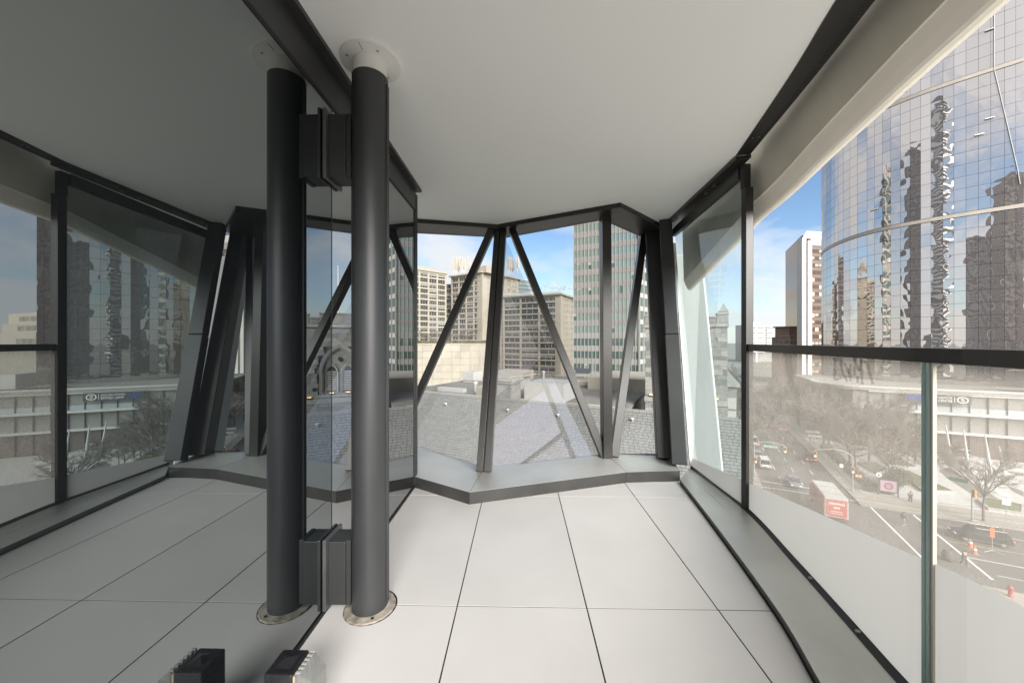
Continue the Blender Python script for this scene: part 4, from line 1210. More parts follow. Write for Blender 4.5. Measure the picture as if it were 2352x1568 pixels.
for s_, t_ in ((S0 + .3, T1 - .3), (S0 + 6.4, T0 + .3)):
    b = MB(); c = P(s_, t_, ZT1 + 1.4 - G)
    b.add([c + VS * .4 + US * .4, c - VS * .4 + US * .4, c - VS * .4 - US * .4, c + VS * .4 - US * .4, c + Vector((0, 0, .8))], [(0, 1, 4), (1, 2, 4), (2, 3, 4), (3, 0, 4)])
    b.build('pinnacle', m_stone, tw)
fp = thing('flag_pole', 'thin white flag pole on the church tower', 'flag pole', P(42, -1.2, ZT1 + .33 - G))
MB().tube([P(42, -1.2, ZT1 + .33 - G), P(42, -1.2, ZT1 + 6.5 - G)], [.07, .04], 8).build('pole', m_white, fp)
MB().lathe([(.02, 0), (.1, .08), (.02, .18)], 8, P(42, -1.2, ZT1 + 6.5 - G)).build('finial', m_white, fp)
# warm floodlights at the tower sill (lit in the photo)
m_lamp = mat('warm_floodlight', (.9, .6, .3), .5, emit=((1, .55, .2), 5))
for sg in (-.72, .72, -2.9, 2.6):
    l_ = thing('flood_light', {-.72: 'lit floodlight under the left lancet of the tower', .72: 'lit floodlight under the right lancet of the tower', -2.9: 'lit floodlight at the left corner ledge of the tower', 2.6: 'lit floodlight at the right corner ledge of the tower'}[sg], 'floodlight', P(S0 - .3, tc0 + sg, -3.88 - G), group='floodlights on the church tower')
    zz_ = -3.88 if abs(sg) < 2 else -4.2
    MB().obox(P(S0 - .22, tc0 + sg - .2, zz_ - G), VS * .4, US * .2, (0, 0, .12)).build('housing', m_dark, l_)
    MB().obox(P(S0 - .2, tc0 + sg - .18, zz_ + .121 - G), VS * .36, US * .16, (0, 0, .02)).build('lens', m_lamp, l_)
# nave wall right of the tower foot
nv = thing('church_nave', 'lower stone church wing with pale window panels right of the tower', 'church wing', P(44, 5, 0))
MB().prism([P(46, 2.4, 0), P(46, 3.4, 0), P(70, 3.4, 0), P(70, 2.4, 0)], (0, 0, 20)).build('wall', m_stone, nv)
MB().prism([P(45.7, 2.2, 20.01), P(45.7, 3.7, 20.01), P(70, 3.7, 20.01), P(70, 2.2, 20.01)], (0, 0, .3)).build('coping', m_stone2, nv)
for k in range(2): MB().obox(P(45.9, 2.55, 16.2 + k * 1.4), VS * .8, US * .05, (0, 0, 1.2)).build('window_panel', m_lframe, nv)
# ------------------------------------------------------------------ curved glass tower on the right
KS = 1.2
tcurve = [W(x * KS, d * KS) for x, d in ((108, 150), (97.5, 122), (92.2, 111), (89.7, 106), (86.6, 95.4), (85.1, 87.5), (88.4, 80.8), (92.3, 75.8), (96.0, 72.3), (98.4, 69.8))]
tcurve = [W(x * KS, d * KS) for x, d in ((112, 122), (104, 119.5), (97.2, 114), (91.6, 107.6), (87.6, 99), (85.9, 91), (86.6, 85), (89.2, 80), (92.4, 76), (95.6, 72.7), (98.4, 70.0))]
tcv = resample(spline(tcurve, 14), 400)
def curve_at(px):                              # point of the near side of the curve on a bearing
    best = None
    for i in range(len(tcv) - 1, 0, -1):
        b0, b1 = bearing(tcv[i]), bearing(tcv[i-1])
        if (b0 - px) * (b1 - px) <= 0 and b0 != b1:
            return tcv[i].lerp(tcv[i-1], (px - b0) / (b1 - b0))
    return tcv[-1] if px > 2200 else tcv[0]
mn = min(range(len(tcv)), key=lambda i: bearing(tcv[i]))
wcols = [465, 478, 492, 512, 528, 545, 568, 597, 631, 674, 707, 743, 780, 823, 867, 914, 960, 1014, 1063, 1117, 1173, 1228, 1290, 1340, 1372]
pxs = [(2150 + x / 1.4935) / 1.30612 for x in wcols]
pts = [tcv[mn]] + [curve_at(p) for p in pxs[1:-1]] + [tcv[-1]]
# beyond the left edge the face turns away: a few more stations
far_st = [tcv[int(mn * k / 4)] for k in range(4)]
gt = thing('glass_tower', 'tall curved mirror-glass tower with cream bands on the right', 'tower', P(128, 66, 0))
m_tp = []
for i, (c, un) in enumerate((((.98, .91, .86), (.185, .175, .175)), ((1.0, .94, .90), (.215, .205, .205)), ((.94, .875, .84), (.165, .155, .16)), ((.99, .925, .88), (.195, .185, .185)))):
    m_tp.append(mirror_glass('silver_tower_glass_%s' % 'abcd'[i], 6.5, col=c, under=un))
m_tback = mat('tower_joint', (.10, .10, .105), .6)
m_tband = mat('cream_tower_band', (.44, .39, .33), .6, noise=(.4, .06))
m_tfold = mat('pale_tower_fold', (.19, .18, .17), .5)
FH = 2.55 * KS
zb0 = EYE + 26.0 * KS; zb1 = EYE + 54.0 * KS     # cream bands
rows_ = []
z = zb0 - .5
k = 0
lowz = -9.4
zc = zb0 - .55
below = []
while zc > lowz + 1: below.append((zc - FH, zc)); zc -= FH
nmid = round((zb1 - zb0 - 1.1) / FH); fm = (zb1 - zb0 - 1.1) / nmid
midr = [(zb0 + .55 + i * fm, zb0 + .55 + (i + 1) * fm) for i in range(nmid)]
abv = [(zb1 + .55 + i * FH, zb1 + .55 + (i + 1) * FH) for i in range(17)]
allrows = below + midr + abv
ZTOP = abv[-1][1]
# backing skin just behind the panels
inn_pts = far_st[:1] + far_st[1:] + pts
def inward(i, L):
    a, b = L[max(0, i-1)], L[min(len(L)-1, i+1)]
    t = (b - a); t.z = 0; t.normalize(); n_ = Vector((-t.y, t.x, 0))
    return n_
bk = [p + inward(i, inn_pts) * .35 for i, p in enumerate(inn_pts)]
end_in = bk[-1] + Vector((7, 9, 0)); 
bkp = bk + [bk[-1] + Vector((8, 14, 0)), bk[-1] + Vector((22, 30, 0)), bk[0] + Vector((14, 2, 0))]
MB().prism([Vector((p.x, p.y, lowz - 6)) for p in bkp], (0, 0, ZTOP - lowz + 6)).build('tower_core', m_tback, gt)
# unit panels: slightly pillowed sheets
def unit_panel(amp, seed, m):
    r = random.Random(seed); b = MB(); n = 7
    ax, az = r.uniform(.5, 1.3), r.uniform(.5, 1.3); ph = r.uniform(0, 6.28)
    tx, tz = r.uniform(-.004, .004), r.uniform(-.004, .004)
    v = []
    for j in range(n + 1):
        for i in range(n + 1):
            x, zz_ = i / n, j / n
            y = -amp * (1 - (2 * x - 1) ** 2) * (1 - (2 * zz_ - 1) ** 2) + amp * .35 * math.sin(ph + 5 * ax * x + 4 * az * zz_) + tx * (x - .5) + tz * (zz_ - .5)
            v.append((.012 + .976 * x, y, .01 + .98 * zz_))
    f = [(j * (n+1) + i, j * (n+1) + i + 1, (j+1) * (n+1) + i + 1, (j+1) * (n+1) + i) for j in range(n) for i in range(n)]
    return v, f
UP = [unit_panel(a, s_, None) for s_, a in enumerate((.006, -.005, .009, .003, -.008, .007, -.004, .011))]
upm = []
for v, f in UP:
    row = []
    for m in m_tp:
        b = MB(); b.add(v, f); row.append(b.mesh('glass_panel', m, smooth=True))
    upm.append(row)
panels = []
fold_hi = pxs[-3] - 2
def fold_px(z): return 2400
def fold_line(z):                               # bearing of the fold at a height
    if z > zb1: return 2284
    if z < zb0 + 4: return 2400
    return 2284 + (2348 - 2284) * (zb1 - z) / (zb1 - zb0 - 4)
def facet_corner(): return tcv[-1] + Vector((.9, 2.2, 0))
colshade = [rng.choice((0, 0, 0, 3, 1, 2)) for _ in range(40)]
base_full = far_st + pts
for (z0, z1) in allrows:
    fp_ = fold_px((z0 + z1) / 2)
    st_ = list(far_st) + [p for p in pts if bearing(p) < fp_ - 8]
    if fp_ < 2345: st_.append(curve_at(fp_))
    elif (st_[-1] - pts[-1]).length > .5: st_.append(pts[-1])
    for i in range(len(st_) - 1):
        panels.append((st_[i], st_[i+1], z0, z1, (1 if bearing(st_[i]) > fold_line(z0) - 12 else colshade[i]) if rng.random() < .95 else rng.randrange(4), i >= len(far_st) - 1))
    if fp_ < 2345:                            # the facet right of the fold
        a = st_[-1]; e = W(98.9 * KS, 71.2 * KS); e = Vector((e.x, e.y, 0)); md_ = a.lerp(e, .5)
        panels.append((a, md_, z0, z1, 1, True)); panels.append((md_, e, z0, z1, 1, True))
def shows(p):
    a, b, z0, z1, sh, vis_ = p
    c = (a + b) / 2; d = -c.x * ST_ + c.y * CT_
    y = CY - FPX * ((z0 + z1) / 2 - EYE) / d; x = bearing(c)
    return (abs(bearing(b) - bearing(a)) * FPX * (z1 - z0) / d) if (vis_ and -20 < y < 900 and 1885 < x < 2352 and y > 0) else 0
big = sorted(range(len(panels)), key=lambda i: -shows(panels[i]))[:300]
bigs = set(big)
restp = MB()
po = parent_world(gt)
for idx, (a, b, z0, z1, sh, vis_) in enumerate(panels):
    U = (b - a); U.z = 0; w = U.length; U.normalize(); In = Vector((-U.y, U.x, 0))
    k = rng.randrange(len(UP)); tilt = rng.gauss(0, .0009)
    if idx in bigs:
        O = Vector((a.x, a.y, z0)) - po
        M = Matrix(((U.x * w, In.x, In.x * tilt, O.x), (U.y * w, In.y, In.y * tilt, O.y), (0, 0, z1 - z0, O.z), (0, 0, 0, 1)))
        instm('glass_panel', upm[k][sh], gt, M)
    else:
        v, f = UP[k]
        restp.add([Vector((a.x, a.y, z0)) + U * (x * w) + In * (y + tilt * zz_) + Vector((0, 0, zz_ * (z1 - z0))) for x, y, zz_ in v], f, sh)
restp.build('glass_panels', m_tp, gt, smooth=True, kind='stuff')
for zb in (zb0, zb1):                         # cream bands
    fp_ = fold_px(zb + 1)
    st_ = list(far_st) + [p for p in pts if bearing(p) < fp_ - 4] + ([curve_at(fp_)] if fp_ < 2345 else [pts[-1]])
    if fp_ < 2345: e = W(98.9 * KS, 71.2 * KS); st_.append(Vector((e.x, e.y, 0)))
    bb = MB(); q = [p - inward(i, st_) * .12 for i, p in enumerate(st_)]
    bb.strip(zz1(q, zb - .45), zz1(q, zb + .45)); bb.strip(zz1(st_, zb - .45), zz1(q, zb - .45), flip=True); bb.strip(zz1(q, zb + .45), zz1(st_, zb + .45))
    bb.build('cream_band', m_tband, gt)
fl = [(curve_at(min(2344, fold_line(zz_))), zz_) for zz_ in [zb0 + 5 + i * (zb1 - zb0 - 5) / 8 for i in range(9)]]
MB().tube([Vector((p.x, p.y, zz_)) - inward(3, pts) * .1 for p, zz_ in fl] + [Vector((curve_at(2284).x, curve_at(2284).y, ZTOP))], .12, 6).build('fold_trim', m_tfold, gt)
# open vents
m_vent = mat('dark_vent_sash', (.05, .05, .055), .4)
for (px, zv) in ((2060, zb1 + 2), (2060, zb1 + 5), (2262, zb1 - 11.7), (2238, zb1 - 15), (2262, zb1 + 9.5), (1995, zb0 + 6)):
    p = curve_at(px); q = curve_at(px + 22); U, In, L_ = frame_of(p, q)
    MB().obox(Vector((p.x, p.y, zv)) - In * .5, U * L_, In * .5 + Vector((0, 0, .3)), (0, 0, .08)).build('vent_sash', m_white, gt)

# ------------------------------------------------------------------ podium with curved white bands and the sign
pod = thing('hotel_podium', 'low curved hotel podium with white bands and a dark sign, under the glass tower', 'building', P(114, 50, 0))
m_pband = mat('white_podium_band', (.50, .49, .46), .5, noise=(.4, .04))
m_pglass = mirror_glass('podium_glass', 1.9, col=(.8, .88, .9), under=(.26, .25, .23))
m_pgrey = mat('grey_podium_panel', (.36, .39, .41), .5, noise=(.4, .06))
m_pwall = mat('podium_stone', (.36, .335, .295), .7, noise=(.4, .12))
m_brick = mat('red_brick_interior', (.20, .13, .10), .8, noise=(.5, .35, 8))
def pod_line(off=0.0, t_end=95):
    L_ = [P(128, 27.0, 0), P(121, 26.6, 0), P(117, 28.2, 0), P(114.8, 31, 0), P(114.0, 35, 0), P(113.8, 45, 0), P(114, 60, 0), P(115, t_end, 0)]
    L_ = resample(spline(L_, 8), 60)
    return [p - inward(i, L_) * off for i, p in enumerate(L_)]
def hband(name, off, h0, h1, m, t_end=95, i0=0):
    A = pod_line(off, t_end)[i0:]; B = pod_line(-.6, t_end)[i0:]
    b = MB(); z_ = lambda L_, h: [Vector((p.x, p.y, G + h)) for p in L_]
    b.strip(z_(A, h0), z_(A, h1)); b.strip(z_(A, h1), z_(B, h1)); b.strip(z_(B, h0), z_(A, h0))
    return b.build(name, m, pod)
pl_ = pod_line()
MB().prism([Vector((p.x, p.y, G + .13)) for p in pod_line(-2.2)] + [P(150, 95, .13), P(150, 27, .13)], (0, 0, 13.6)).build('podium_core', m_pwall, pod)
MB().prism([Vector((p.x, p.y, G + 13.75)) for p in pod_line(-.3)] + [P(150, 95, 13.75), P(150, 27, 13.75)], (0, 0, .12)).build('roof', mat('podium_roof', (.28, .265, .24), .9, noise=(.3, .15)), pod)
hband('white_band', .5, 14.05, 14.42, m_pband); hband('cornice', .3, 13.5, 14.04, m_pwall)
hband('white_band', .45, 13.15, 13.4, m_pband, i0=14)
hband('white_band', 1.2, 9.05, 9.55, m_pband, i0=12)
hband('white_band', .9, 4.95, 5.4, m_pband, i0=10)
hband('grey_panel', -.1, 9.56, 10.6, m_pgrey, i0=12)
hband('glazing', -.2, 10.62, 13.1, m_pglass, i0=12); hband('glazing', -.2, 5.42, 9.0, m_pglass, i0=10)
hband('glazing', -.2, .2, 4.9, mirror_glass('lobby_glass', 1.7, under=(.12, .09, .075)), i0=10)
for i in range(14, 59, 2):
    p = pl_[i]
    for (h0, h1) in ((.2, 4.92), (5.42, 9.02), (9.57, 13.12)):
        MB().obox(Vector((p.x, p.y, G + h0)) - US * .06, VS * .09, US * .2, (0, 0, h1 - h0)).build('mullion', m_wframe, pod)
for i in range(16, 58, 9):
    p = pl_[i] + US * .6
    MB().obox(Vector((p.x, p.y, G + .2)), VS * 1.1, US * .8, (0, 0, 13)).build('column', m_pwall, pod)
# small parapet block at the right end
MB().obox(P(116, 62.5, 14.5), VS * 8, US * 6, (0, 0, 3.2)).build('roof_block', m_pband, pod)
# sign
def on_s(px, py, s):
    k = (px - CX) / FPX; dx = k * CT_ - ST_; dy = CT_ + k * ST_
    d = s / (dx * US.x + dy * US.y); return W(k * d, d, EYE - (py - CY) / FPX * d)
def text_mesh(txt, size, m, extrude=.02):
    cu = bpy.data.curves.new('lettering', 'FONT'); cu.body = txt; cu.size = size; cu.extrude = extrude
    cu.resolution_u = 2
    o = bpy.data.objects.new('lettering', cu); COL.objects.link(o)
    dg = bpy.context.evaluated_depsgraph_get()
    me = bpy.data.meshes.new_from_object(o.evaluated_get(dg))
    bpy.data.objects.remove(o); bpy.data.curves.remove(cu)
    me.materials.clear(); me.materials.append(m)
    return me
def put_text(txt, size, m, parent, O, U, In, w=None, h=None, name='lettering'):
    me = text_mesh(txt, size, m)
    xs = [v.co.x for v in me.vertices]; ys = [v.co.y for v in me.vertices]
    sx = w / (max(xs) - min(xs)) if w else 1; sy = h / (max(ys) - min(ys)) if h else 1
    o0 = O - parent_world(parent)
    # text x -> U, text y -> up, text z -> out
    M = Matrix(((U.x * sx, 0, -In.x, o0.x), (U.y * sx, 0, -In.y, o0.y), (0, sy, 0, o0.z), (0, 0, 0, 1)))
    M = M @ Matrix.Translation((-min(xs), -min(ys), 0))
    return instm(name, me, parent, M)
sg0, sg1 = on_s(2078, 902, 112.9), on_s(2232, 903, 112.9)
zs1, zs0 = sg0.z - .02, on_s(2150, 925, 112.9).z
sign = thing('hotel_sign', 'dark hotel sign with blue and white lettering on the podium front', 'sign', Vector((sg0.x, sg0.y, zs0)))
Us, Is, Ls = frame_of(sg0, sg1)
MB().obox(Vector((sg0.x, sg0.y, zs0)), Us * Ls, Is * .25, (0, 0, zs1 - zs0)).build('sign_board', mat('dark_sign_board', (.05, .055, .06), .5), sign)
m_txw = mat('white_sign_letters', (.8, .8, .76), .5); m_txb = mat('blue_sign_letters', (.05, .08, .5), .4)
hs = zs1 - zs0
put_text('Wall', 1, m_txb, sign, Vector((sg0.x, sg0.y, zs0 + hs * .22)) + Us * (Ls * .05) - Is * .05, Us, Is, Ls * .20, hs * .6)
put_text('SHERATON VANCOUVER', 1, m_txw, sign, Vector((sg0.x, sg0.y, zs0 + hs * .58)) + Us * (Ls * .32) - Is * .05, Us, Is, Ls * .40, hs * .2)
put_text('WALL CENTRE', 1, m_txw, sign, Vector((sg0.x, sg0.y, zs0 + hs * .17)) + Us * (Ls * .34) - Is * .05, Us, Is, Ls * .38, hs * .3)
MB().obox(Vector((sg0.x, sg0.y, zs0 + hs * .15)) + Us * (Ls * .75) - Is * .06, Us * .07, Is * .05, (0, 0, hs * .66)).build('divider', m_txw, sign)
cc = Vector((sg0.x, sg0.y, zs0 + hs * .48)) + Us * (Ls * .87) - Is * .05
b = MB(); n = 24; ro, ri = hs * .38, hs * .30
A = [cc + Us * (ro * 1.25 * math.cos(a)) + Vector((0, 0, ro * math.sin(a))) for a in [2 * math.pi * i / n for i in range(n + 1)]]
B = [cc + Us * (ri * 1.25 * math.cos(a)) + Vector((0, 0, ri * math.sin(a))) for a in [2 * math.pi * i / n for i in range(n + 1)]]
b.strip(A, B); b.build('emblem_ring', m_txw, sign)
put_text('S', 1, m_txw, sign, cc - Us * (ri * .55) - Vector((0, 0, ri * .62)), Us, Is, ri * 1.1, ri * 1.25)

# ------------------------------------------------------------------ brown office tower, flats, brick block
E0, E1, E2 = dd(1818, 229), dd(1840, 200), dd(1905, 203)
ez = zat(548, 200)
bo = thing('brown_office_tower', 'brown glass office tower with white concrete fins left of the mirror tower', 'building', E1 + Vector((0, 0, G)))
m_efin = mat('white_concrete_fin', (.50, .475, .44), .7, noise=(.3, .05))
m_eg = mirror_glass('brown_tower_glass', 1.8, col=(.9, .75, .65), under=(.075, .052, .04))
m_eg2 = mirror_glass('pinkish_side_glass', 2.2, col=(.9, .82, .82), under=(.30, .26, .25))
body(bo, [E1 + Vector((1, 1, 0)), E2 + Vector((0, 1, 0)), E2 + Vector((0, 22, 0)), E0 + Vector((2, 8, 0))], G, ez + 2, m_eg, 'core')
Ue, Ie, Le = frame_of(E1, E2)
MB().obox(Vector((E1.x, E1.y, G)) - Ie * .6, Ue * 2.7, Ie * 3, (0, 0, ez - G)).build('concrete_fin', m_efin, bo)
MB().obox(Vector((E1.x, E1.y, G)) + Ue * 2.7 - Ie * 1.6, Ue * 2.5, Ie * 3, (0, 0, ez - G - 1.2)).build('concrete_fin', m_efin, bo)
MB().add([Vector((E1.x, E1.y, ez)) - Ie * .6, Vector((E1.x, E1.y, ez)) + Ue * 5 - Ie * .9, Vector((E2.x, E2.y, ez)) - Ie * .9, Vector((E2.x, E2.y, ez + 4.4)) - Ie * .2, Vector((E1.x, E1.y, ez + 4.2)) + Ue * 3.6 - Ie * .2],
    [(0, 1, 2, 3, 4)]).build('concrete_cap', m_efin, bo)
MB().obox(Vector((E1.x, E1.y, ez - 3.8)) + Ue * 5.2 - Ie * 1.0, Ue * 11, Ie * 1.2, (0, 0, 3.7)).build('cap_soffit', mat('taupe_panels', (.3, .27, .25), .6), bo)
we = [unit_window('window_m', m_eg, m_wframe, 1, 1, .05, .05, .1), unit_window('window_n', m_eg, m_wframe, 1, 1, .05, .05, .1, blind=.3),
      unit_window('window_o', mat('lit_office', (.42, .31, .2), .6, emit=((1, .68, .38), .09)), m_wframe, 1, 1, .05, .05, .1)]
bronze = mat('brown_spandrel', (.115, .08, .06), .4)
fe = 3.9
for k in range(21):
    z0 = ez - 8 - k * fe
    for i in range(4):
        O = E1 + Ue * (5.3 + i * 2.6); O.z = z0
        r_ = rng.random()
        put('window', we[0] if r_ < .62 else (we[2] if r_ < .8 and k > 2 else we[1]), bo, O - Ie * .9, Ue, Ie, 2.55, 2.2)
    MB().obox(Vector((E1.x, E1.y, z0 + 2.21)) + Ue * 5.3 - Ie * .95, Ue * 10.6, Ie * .8, (0, 0, fe - 2.23)).build('spandrel', bronze, bo)
Uf, If, Lf = frame_of(E0, E1)
for k in range(22):
    z0 = ez - 4 - (k + 1) * fe
    for i in range(4):
        O = E0 + Uf * (i * Lf / 4); O.z = z0
        put('window', unit_side if k or i else (unit_side := unit_window('window_p', m_eg2, mat('taupe_frame', (.20, .165, .155), .6), 1, 2, .06, .06, .06)), bo, O + If * .02, Uf, If, Lf / 4 - .02, fe - .02)
MB().add([Vector((E0.x, E0.y, ez - 9)), Vector((E1.x, E1.y, ez - 4)), Vector((E1.x, E1.y, ez + .5)), Vector((E0.x, E0.y, ez - 7))], [(0, 1, 2, 3)]).build('slanted_coping', m_efin, bo)

# far white flats
fl0, fl1 = dd(1724, 420), dd(1777, 430)
ff = thing('white_apartment_tower', 'distant white balconied apartment tower between the post and the brown tower', 'building', fl0 + Vector((0, 0, G)))
Ul, Il, Ll = frame_of(fl0, fl1); zf = zat(746, 425)
m_fl = mat('white_flats', (.58, .57, .55), .7)
body(ff, [fl0 + Il * 1.5, fl1 + Il * 1.5, fl1 + Il * 20, fl0 + Il * 20], G, zf, mat('flats_recess', (.24, .235, .225), .7))
for k in range(11):
    for (a, b2) in ((.0, .22), (.30, .62), (.70, 1.0)):
        MB().obox(Vector((fl0.x, fl0.y, zf - (k + 1) * 2.9)) + Ul * (a * Ll), Ul * ((b2 - a) * Ll), Il * 1.6, (0, 0, 1.25)).build('balcony', m_fl, ff)
MB().obox(Vector((fl0.x, fl0.y, G)) + Ul * (.22 * Ll), Ul * (.07 * Ll), Il * 1.7, (0, 0, zf - G)).build('fin_wall', m_fl, ff)
MB().obox(Vector((fl0.x, fl0.y, zf + .02)) + Ul * 6 + Il * 3, Ul * 12, Il * 8, (0, 0, 3)).build('penthouse', m_fl, ff)
# brick-brown mid-rise
br0, br1 = dd(1772, 232), dd(1826, 222)
bb_ = thing('brown_midrise', 'brown mid-rise with a flat overhanging roof before the office tower', 'building', br0 + Vector((0, 0, G)))
Ub, Ib, Lb = frame_of(br0, br1); zbk = zat(752, 228)
m_bk = mat('tan_brick', (.30, .20, .145), .8, noise=(.5, .12))
body(bb_, [br0 + Ib * .4, br1 + Ib * .4, br1 + Ib * 16, br0 + Ib * 16], G, zbk - 6, m_bk)
body(bb_, [br0 + Ib * 3 + Ub * 1, br1 + Ib * 3, br1 + Ib * 14, br0 + Ib * 14 + Ub * 1], zbk - 6, zbk, m_bk, 'upper_storey')
MB().obox(Vector((br0.x, br0.y, zbk + .01)) + Ib * 1.5, Ub * Lb, Ib * 14, (0, 0, .7)).build('roof', mat('brown_roof_edge', (.20, .13, .09), .7), bb_)
for k in range(2):
    for i in range(4):
        O = br0 + Ub * (.8 + i * Lb / 4.2) + Ib * .3; O.z = zbk - 9.5 - k * 3.2
        put('window', W_small[i % 2], bb_, O, Ub, Ib, Lb / 5.2, 1.8)
for i in range(4):
    O = br0 + Ub * (1.6 + i * Lb / 4.3) + Ib * 2.9; O.z = zbk - 3.4
    put('window', W_hotel[i % 4], bb_, O, Ub, Ib, Lb / 5, 2.2)
MB().obox(Vector((br0.x, br0.y, zbk - 5.6)) + Ub * 4 + Ib * .5, Ub * 7, Ib * 2.6, (0, 0, .3)).build('awning', m_fl, bb_)

# terraced block right of the tower, seen only in the dark glass
tb0, tb1 = dd(2362, 150), dd(2470, 165)
tb = thing('terraced_block', 'stepped cream block with glass penthouse, seen mirrored left of the reflected post', 'building', tb0 + Vector((0, 0, G)))
Ut, It, Lt = frame_of(tb0, tb1)
body(tb, [tb0, tb1, tb1 + It * 20, tb0 + It * 20], G, EYE + 3.5, m_creamd)
body(tb, [tb0 + Ut * 6 + It * 2, tb1 + It * 2, tb1 + It * 18, tb0 + Ut * 6 + It * 18], EYE + 3.5, EYE + 8, m_creamd, 'upper_storey')
body(tb, [tb0 + Ut * 12 + It * 4, tb1 + It * 4, tb1 + It * 16, tb0 + Ut * 12 + It * 16], EYE + 8, EYE + 13, m_cream, 'top_storey')
for k in range(3):
    for i in range(6):
        O = tb0 + Ut * (k * 6 + .8 + i * 3.4) + It * (k * 2 - .1); O.z = EYE + (-1.5, 4.4, 9)[k]
        put('window', W_hotel[(i + k) % 5], tb, O, Ut, It, 2.6, 2.4)

# ------------------------------------------------------------------ the tower this balcony belongs to, and its neighbours (they show in the mirror glass)
own = thing('balcony_tower', 'wavy white-banded tower that carries the balcony, mirrored in the glass tower', 'tower', (-10, -8, G))
m_own = mat('own_tower_white', (.70, .69, .66), .6, noise=(.3, .04))
m_owng = mirror_glass('own_tower_glass', 1.7, under=(.03, .032, .035))
b = MB(); cxo, cyo = -10.5, -7.5
b.lathe([(7.6, G), (7.6, 128)], 40, (cxo, cyo, 0)); o = b.build('glass_core', m_owng, own); autosmooth(o)
bl = []
for k in range(48):
    zf_ = G + .3 + k * 3.1
    b = MB(); n = 48; A = []; 
    for i in range(n + 1):
        a = 2 * math.pi * i / n; r_ = 8.1 + .55 * math.sin(4 * a + k * .9) + .25 * math.sin(7 * a - k * .5)
        A.append(Vector((cxo + r_ * math.cos(a), cyo + r_ * math.sin(a), zf_)))
    I_ = [Vector((cxo + 7.5 * math.cos(2 * math.pi * i / n), cyo + 7.5 * math.sin(2 * math.pi * i / n), zf_)) for i in range(n + 1)]
    h_ = Vector((0, 0, 1.15)); lo = Vector((0, 0, .0))
    b.strip(A, [p + h_ for p in A]); b.strip([p + h_ for p in A], [p + h_ for p in I_]); b.strip(I_, A)
    b.build('floor_band', m_own, own)
def slab_tower(name, label, c, w, d, rz, h, fh, mb, mg, cap=2.5):
    t = thing(name, label, 'tower', (c[0], c[1], G), rz)
    o = MB().box((-w/2, -d/2, 0), (w/2, d/2, h)); me = o.mesh('glass_core', mg); inst('glass_core', me, t, world=False)
    bm_ = MB(); e = .25
    bm_.box((-w/2 - e, -d/2 - e, 0), (w/2 + e, d/2 + e, fh * .42)); me = bm_.mesh('floor_band', mb)
    for k in range(int(h / fh)): inst('floor_band', me, t, (0, 0, k * fh), world=False)
    pm = MB().box((-.45, -.35, 0), (.45, .35, h)).mesh('pier', mb)
    for i in range(int(w / 4) + 1):
        for sd_ in (-1, 1): inst('pier', pm, t, (-w/2 + i * w / int(w / 4), sd_ * (d/2 + .2), 0), world=False)
    for i in range(int(d / 4) + 1):
        for sd_ in (-1, 1): inst('pier', pm, t, (sd_ * (w/2 + .2), -d/2 + i * d / int(d / 4), 0), world=False)
    cm_ = MB().box((-w * .3, -d * .3, h), (w * .3, d * .3, h + cap)).mesh('roof_plant', mb); inst('roof_plant', cm_, t, world=False)
    return t
m_rb = mat('dark_tower_band', (.12, .12, .125), .6); m_rb2 = mat('brown_tower_band', (.26, .215, .17), .7); m_rb3 = mat('grey_tower_band', (.30, .30, .29), .7)
slab_tower('dark_glass_tower', 'tall dark banded tower left of the balcony, seen mirrored in the glass tower', (-44, 34), 24, 22, .3, 128, 3.3, m_rb, m_eg, 5)
slab_tower('brown_brick_tower', 'brown brick tower far behind the balcony, seen mirrored at the right of the glass tower', (-23, -132), 26, 24, .45, 130, 3.0, m_rb2, m_eg)
slab_tower('grey_residential_tower', 'grey residential tower far behind the balcony, seen mirrored in the glass tower', (-52, -113), 24, 22, .2, 92, 2.9, m_rb3, m_eg)
slab_tower('slim_dark_tower', 'slim dark tower left of the balcony, seen mirrored in the glass tower', (-72, 52), 15, 15, .5, 70, 3.1, m_rb, g_gr2)
slab_tower('twin_dark_tower', 'slim dark tower hidden behind the green office, mirrored at the left of the glass tower', (62, 290), 16, 16, .1, 80, 3.2, m_rb, m_eg)
slab_tower('far_brown_tower', 'brown tower hidden behind the green office, mirrored at the left edge of the glass tower', (85, 304), 16, 16, .4, 66, 3.2, m_rb2, m_eg)
# ------------------------------------------------------------------ cars
m_tyre = mat('tyre_rubber', (.02, .02, .02), .9); m_rim = mat('alloy_rim', (.35, .35, .36), .35, metal=.8)
m_carglass = mirror_glass('car_glass', 1.6, under=(.015, .017, .018))
m_head = mat('headlight', (.75, .76, .74), .2); m_tail = mat('tail_light', (.45, .02, .015), .3, emit=((1, .08, .03), 1.2))
m_tail0 = mat('tail_light_off', (.35, .03, .02), .3)
m_trim = mat('black_car_trim', (.02, .02, .02), .5)
wheel_me = MB().tube([Vector((0, -.11, 0)), Vector((0, .11, 0))], .34, 16).mesh('tyre', m_tyre)
rim_me = MB().tube([Vector((0, -.118, 0)), Vector((0, .118, 0))], .22, 10).mesh('rim', m_rim)
def loft(secs, mi=None):
    """secs: list of rings (lists of points)."""
    b = MB()
    for a, c in zip(secs, secs[1:]):
        b.strip(a + [a[0]], c + [c[0]])
    b.quad(*secs[0][::-1]); b.quad(*secs[-1])
    return b
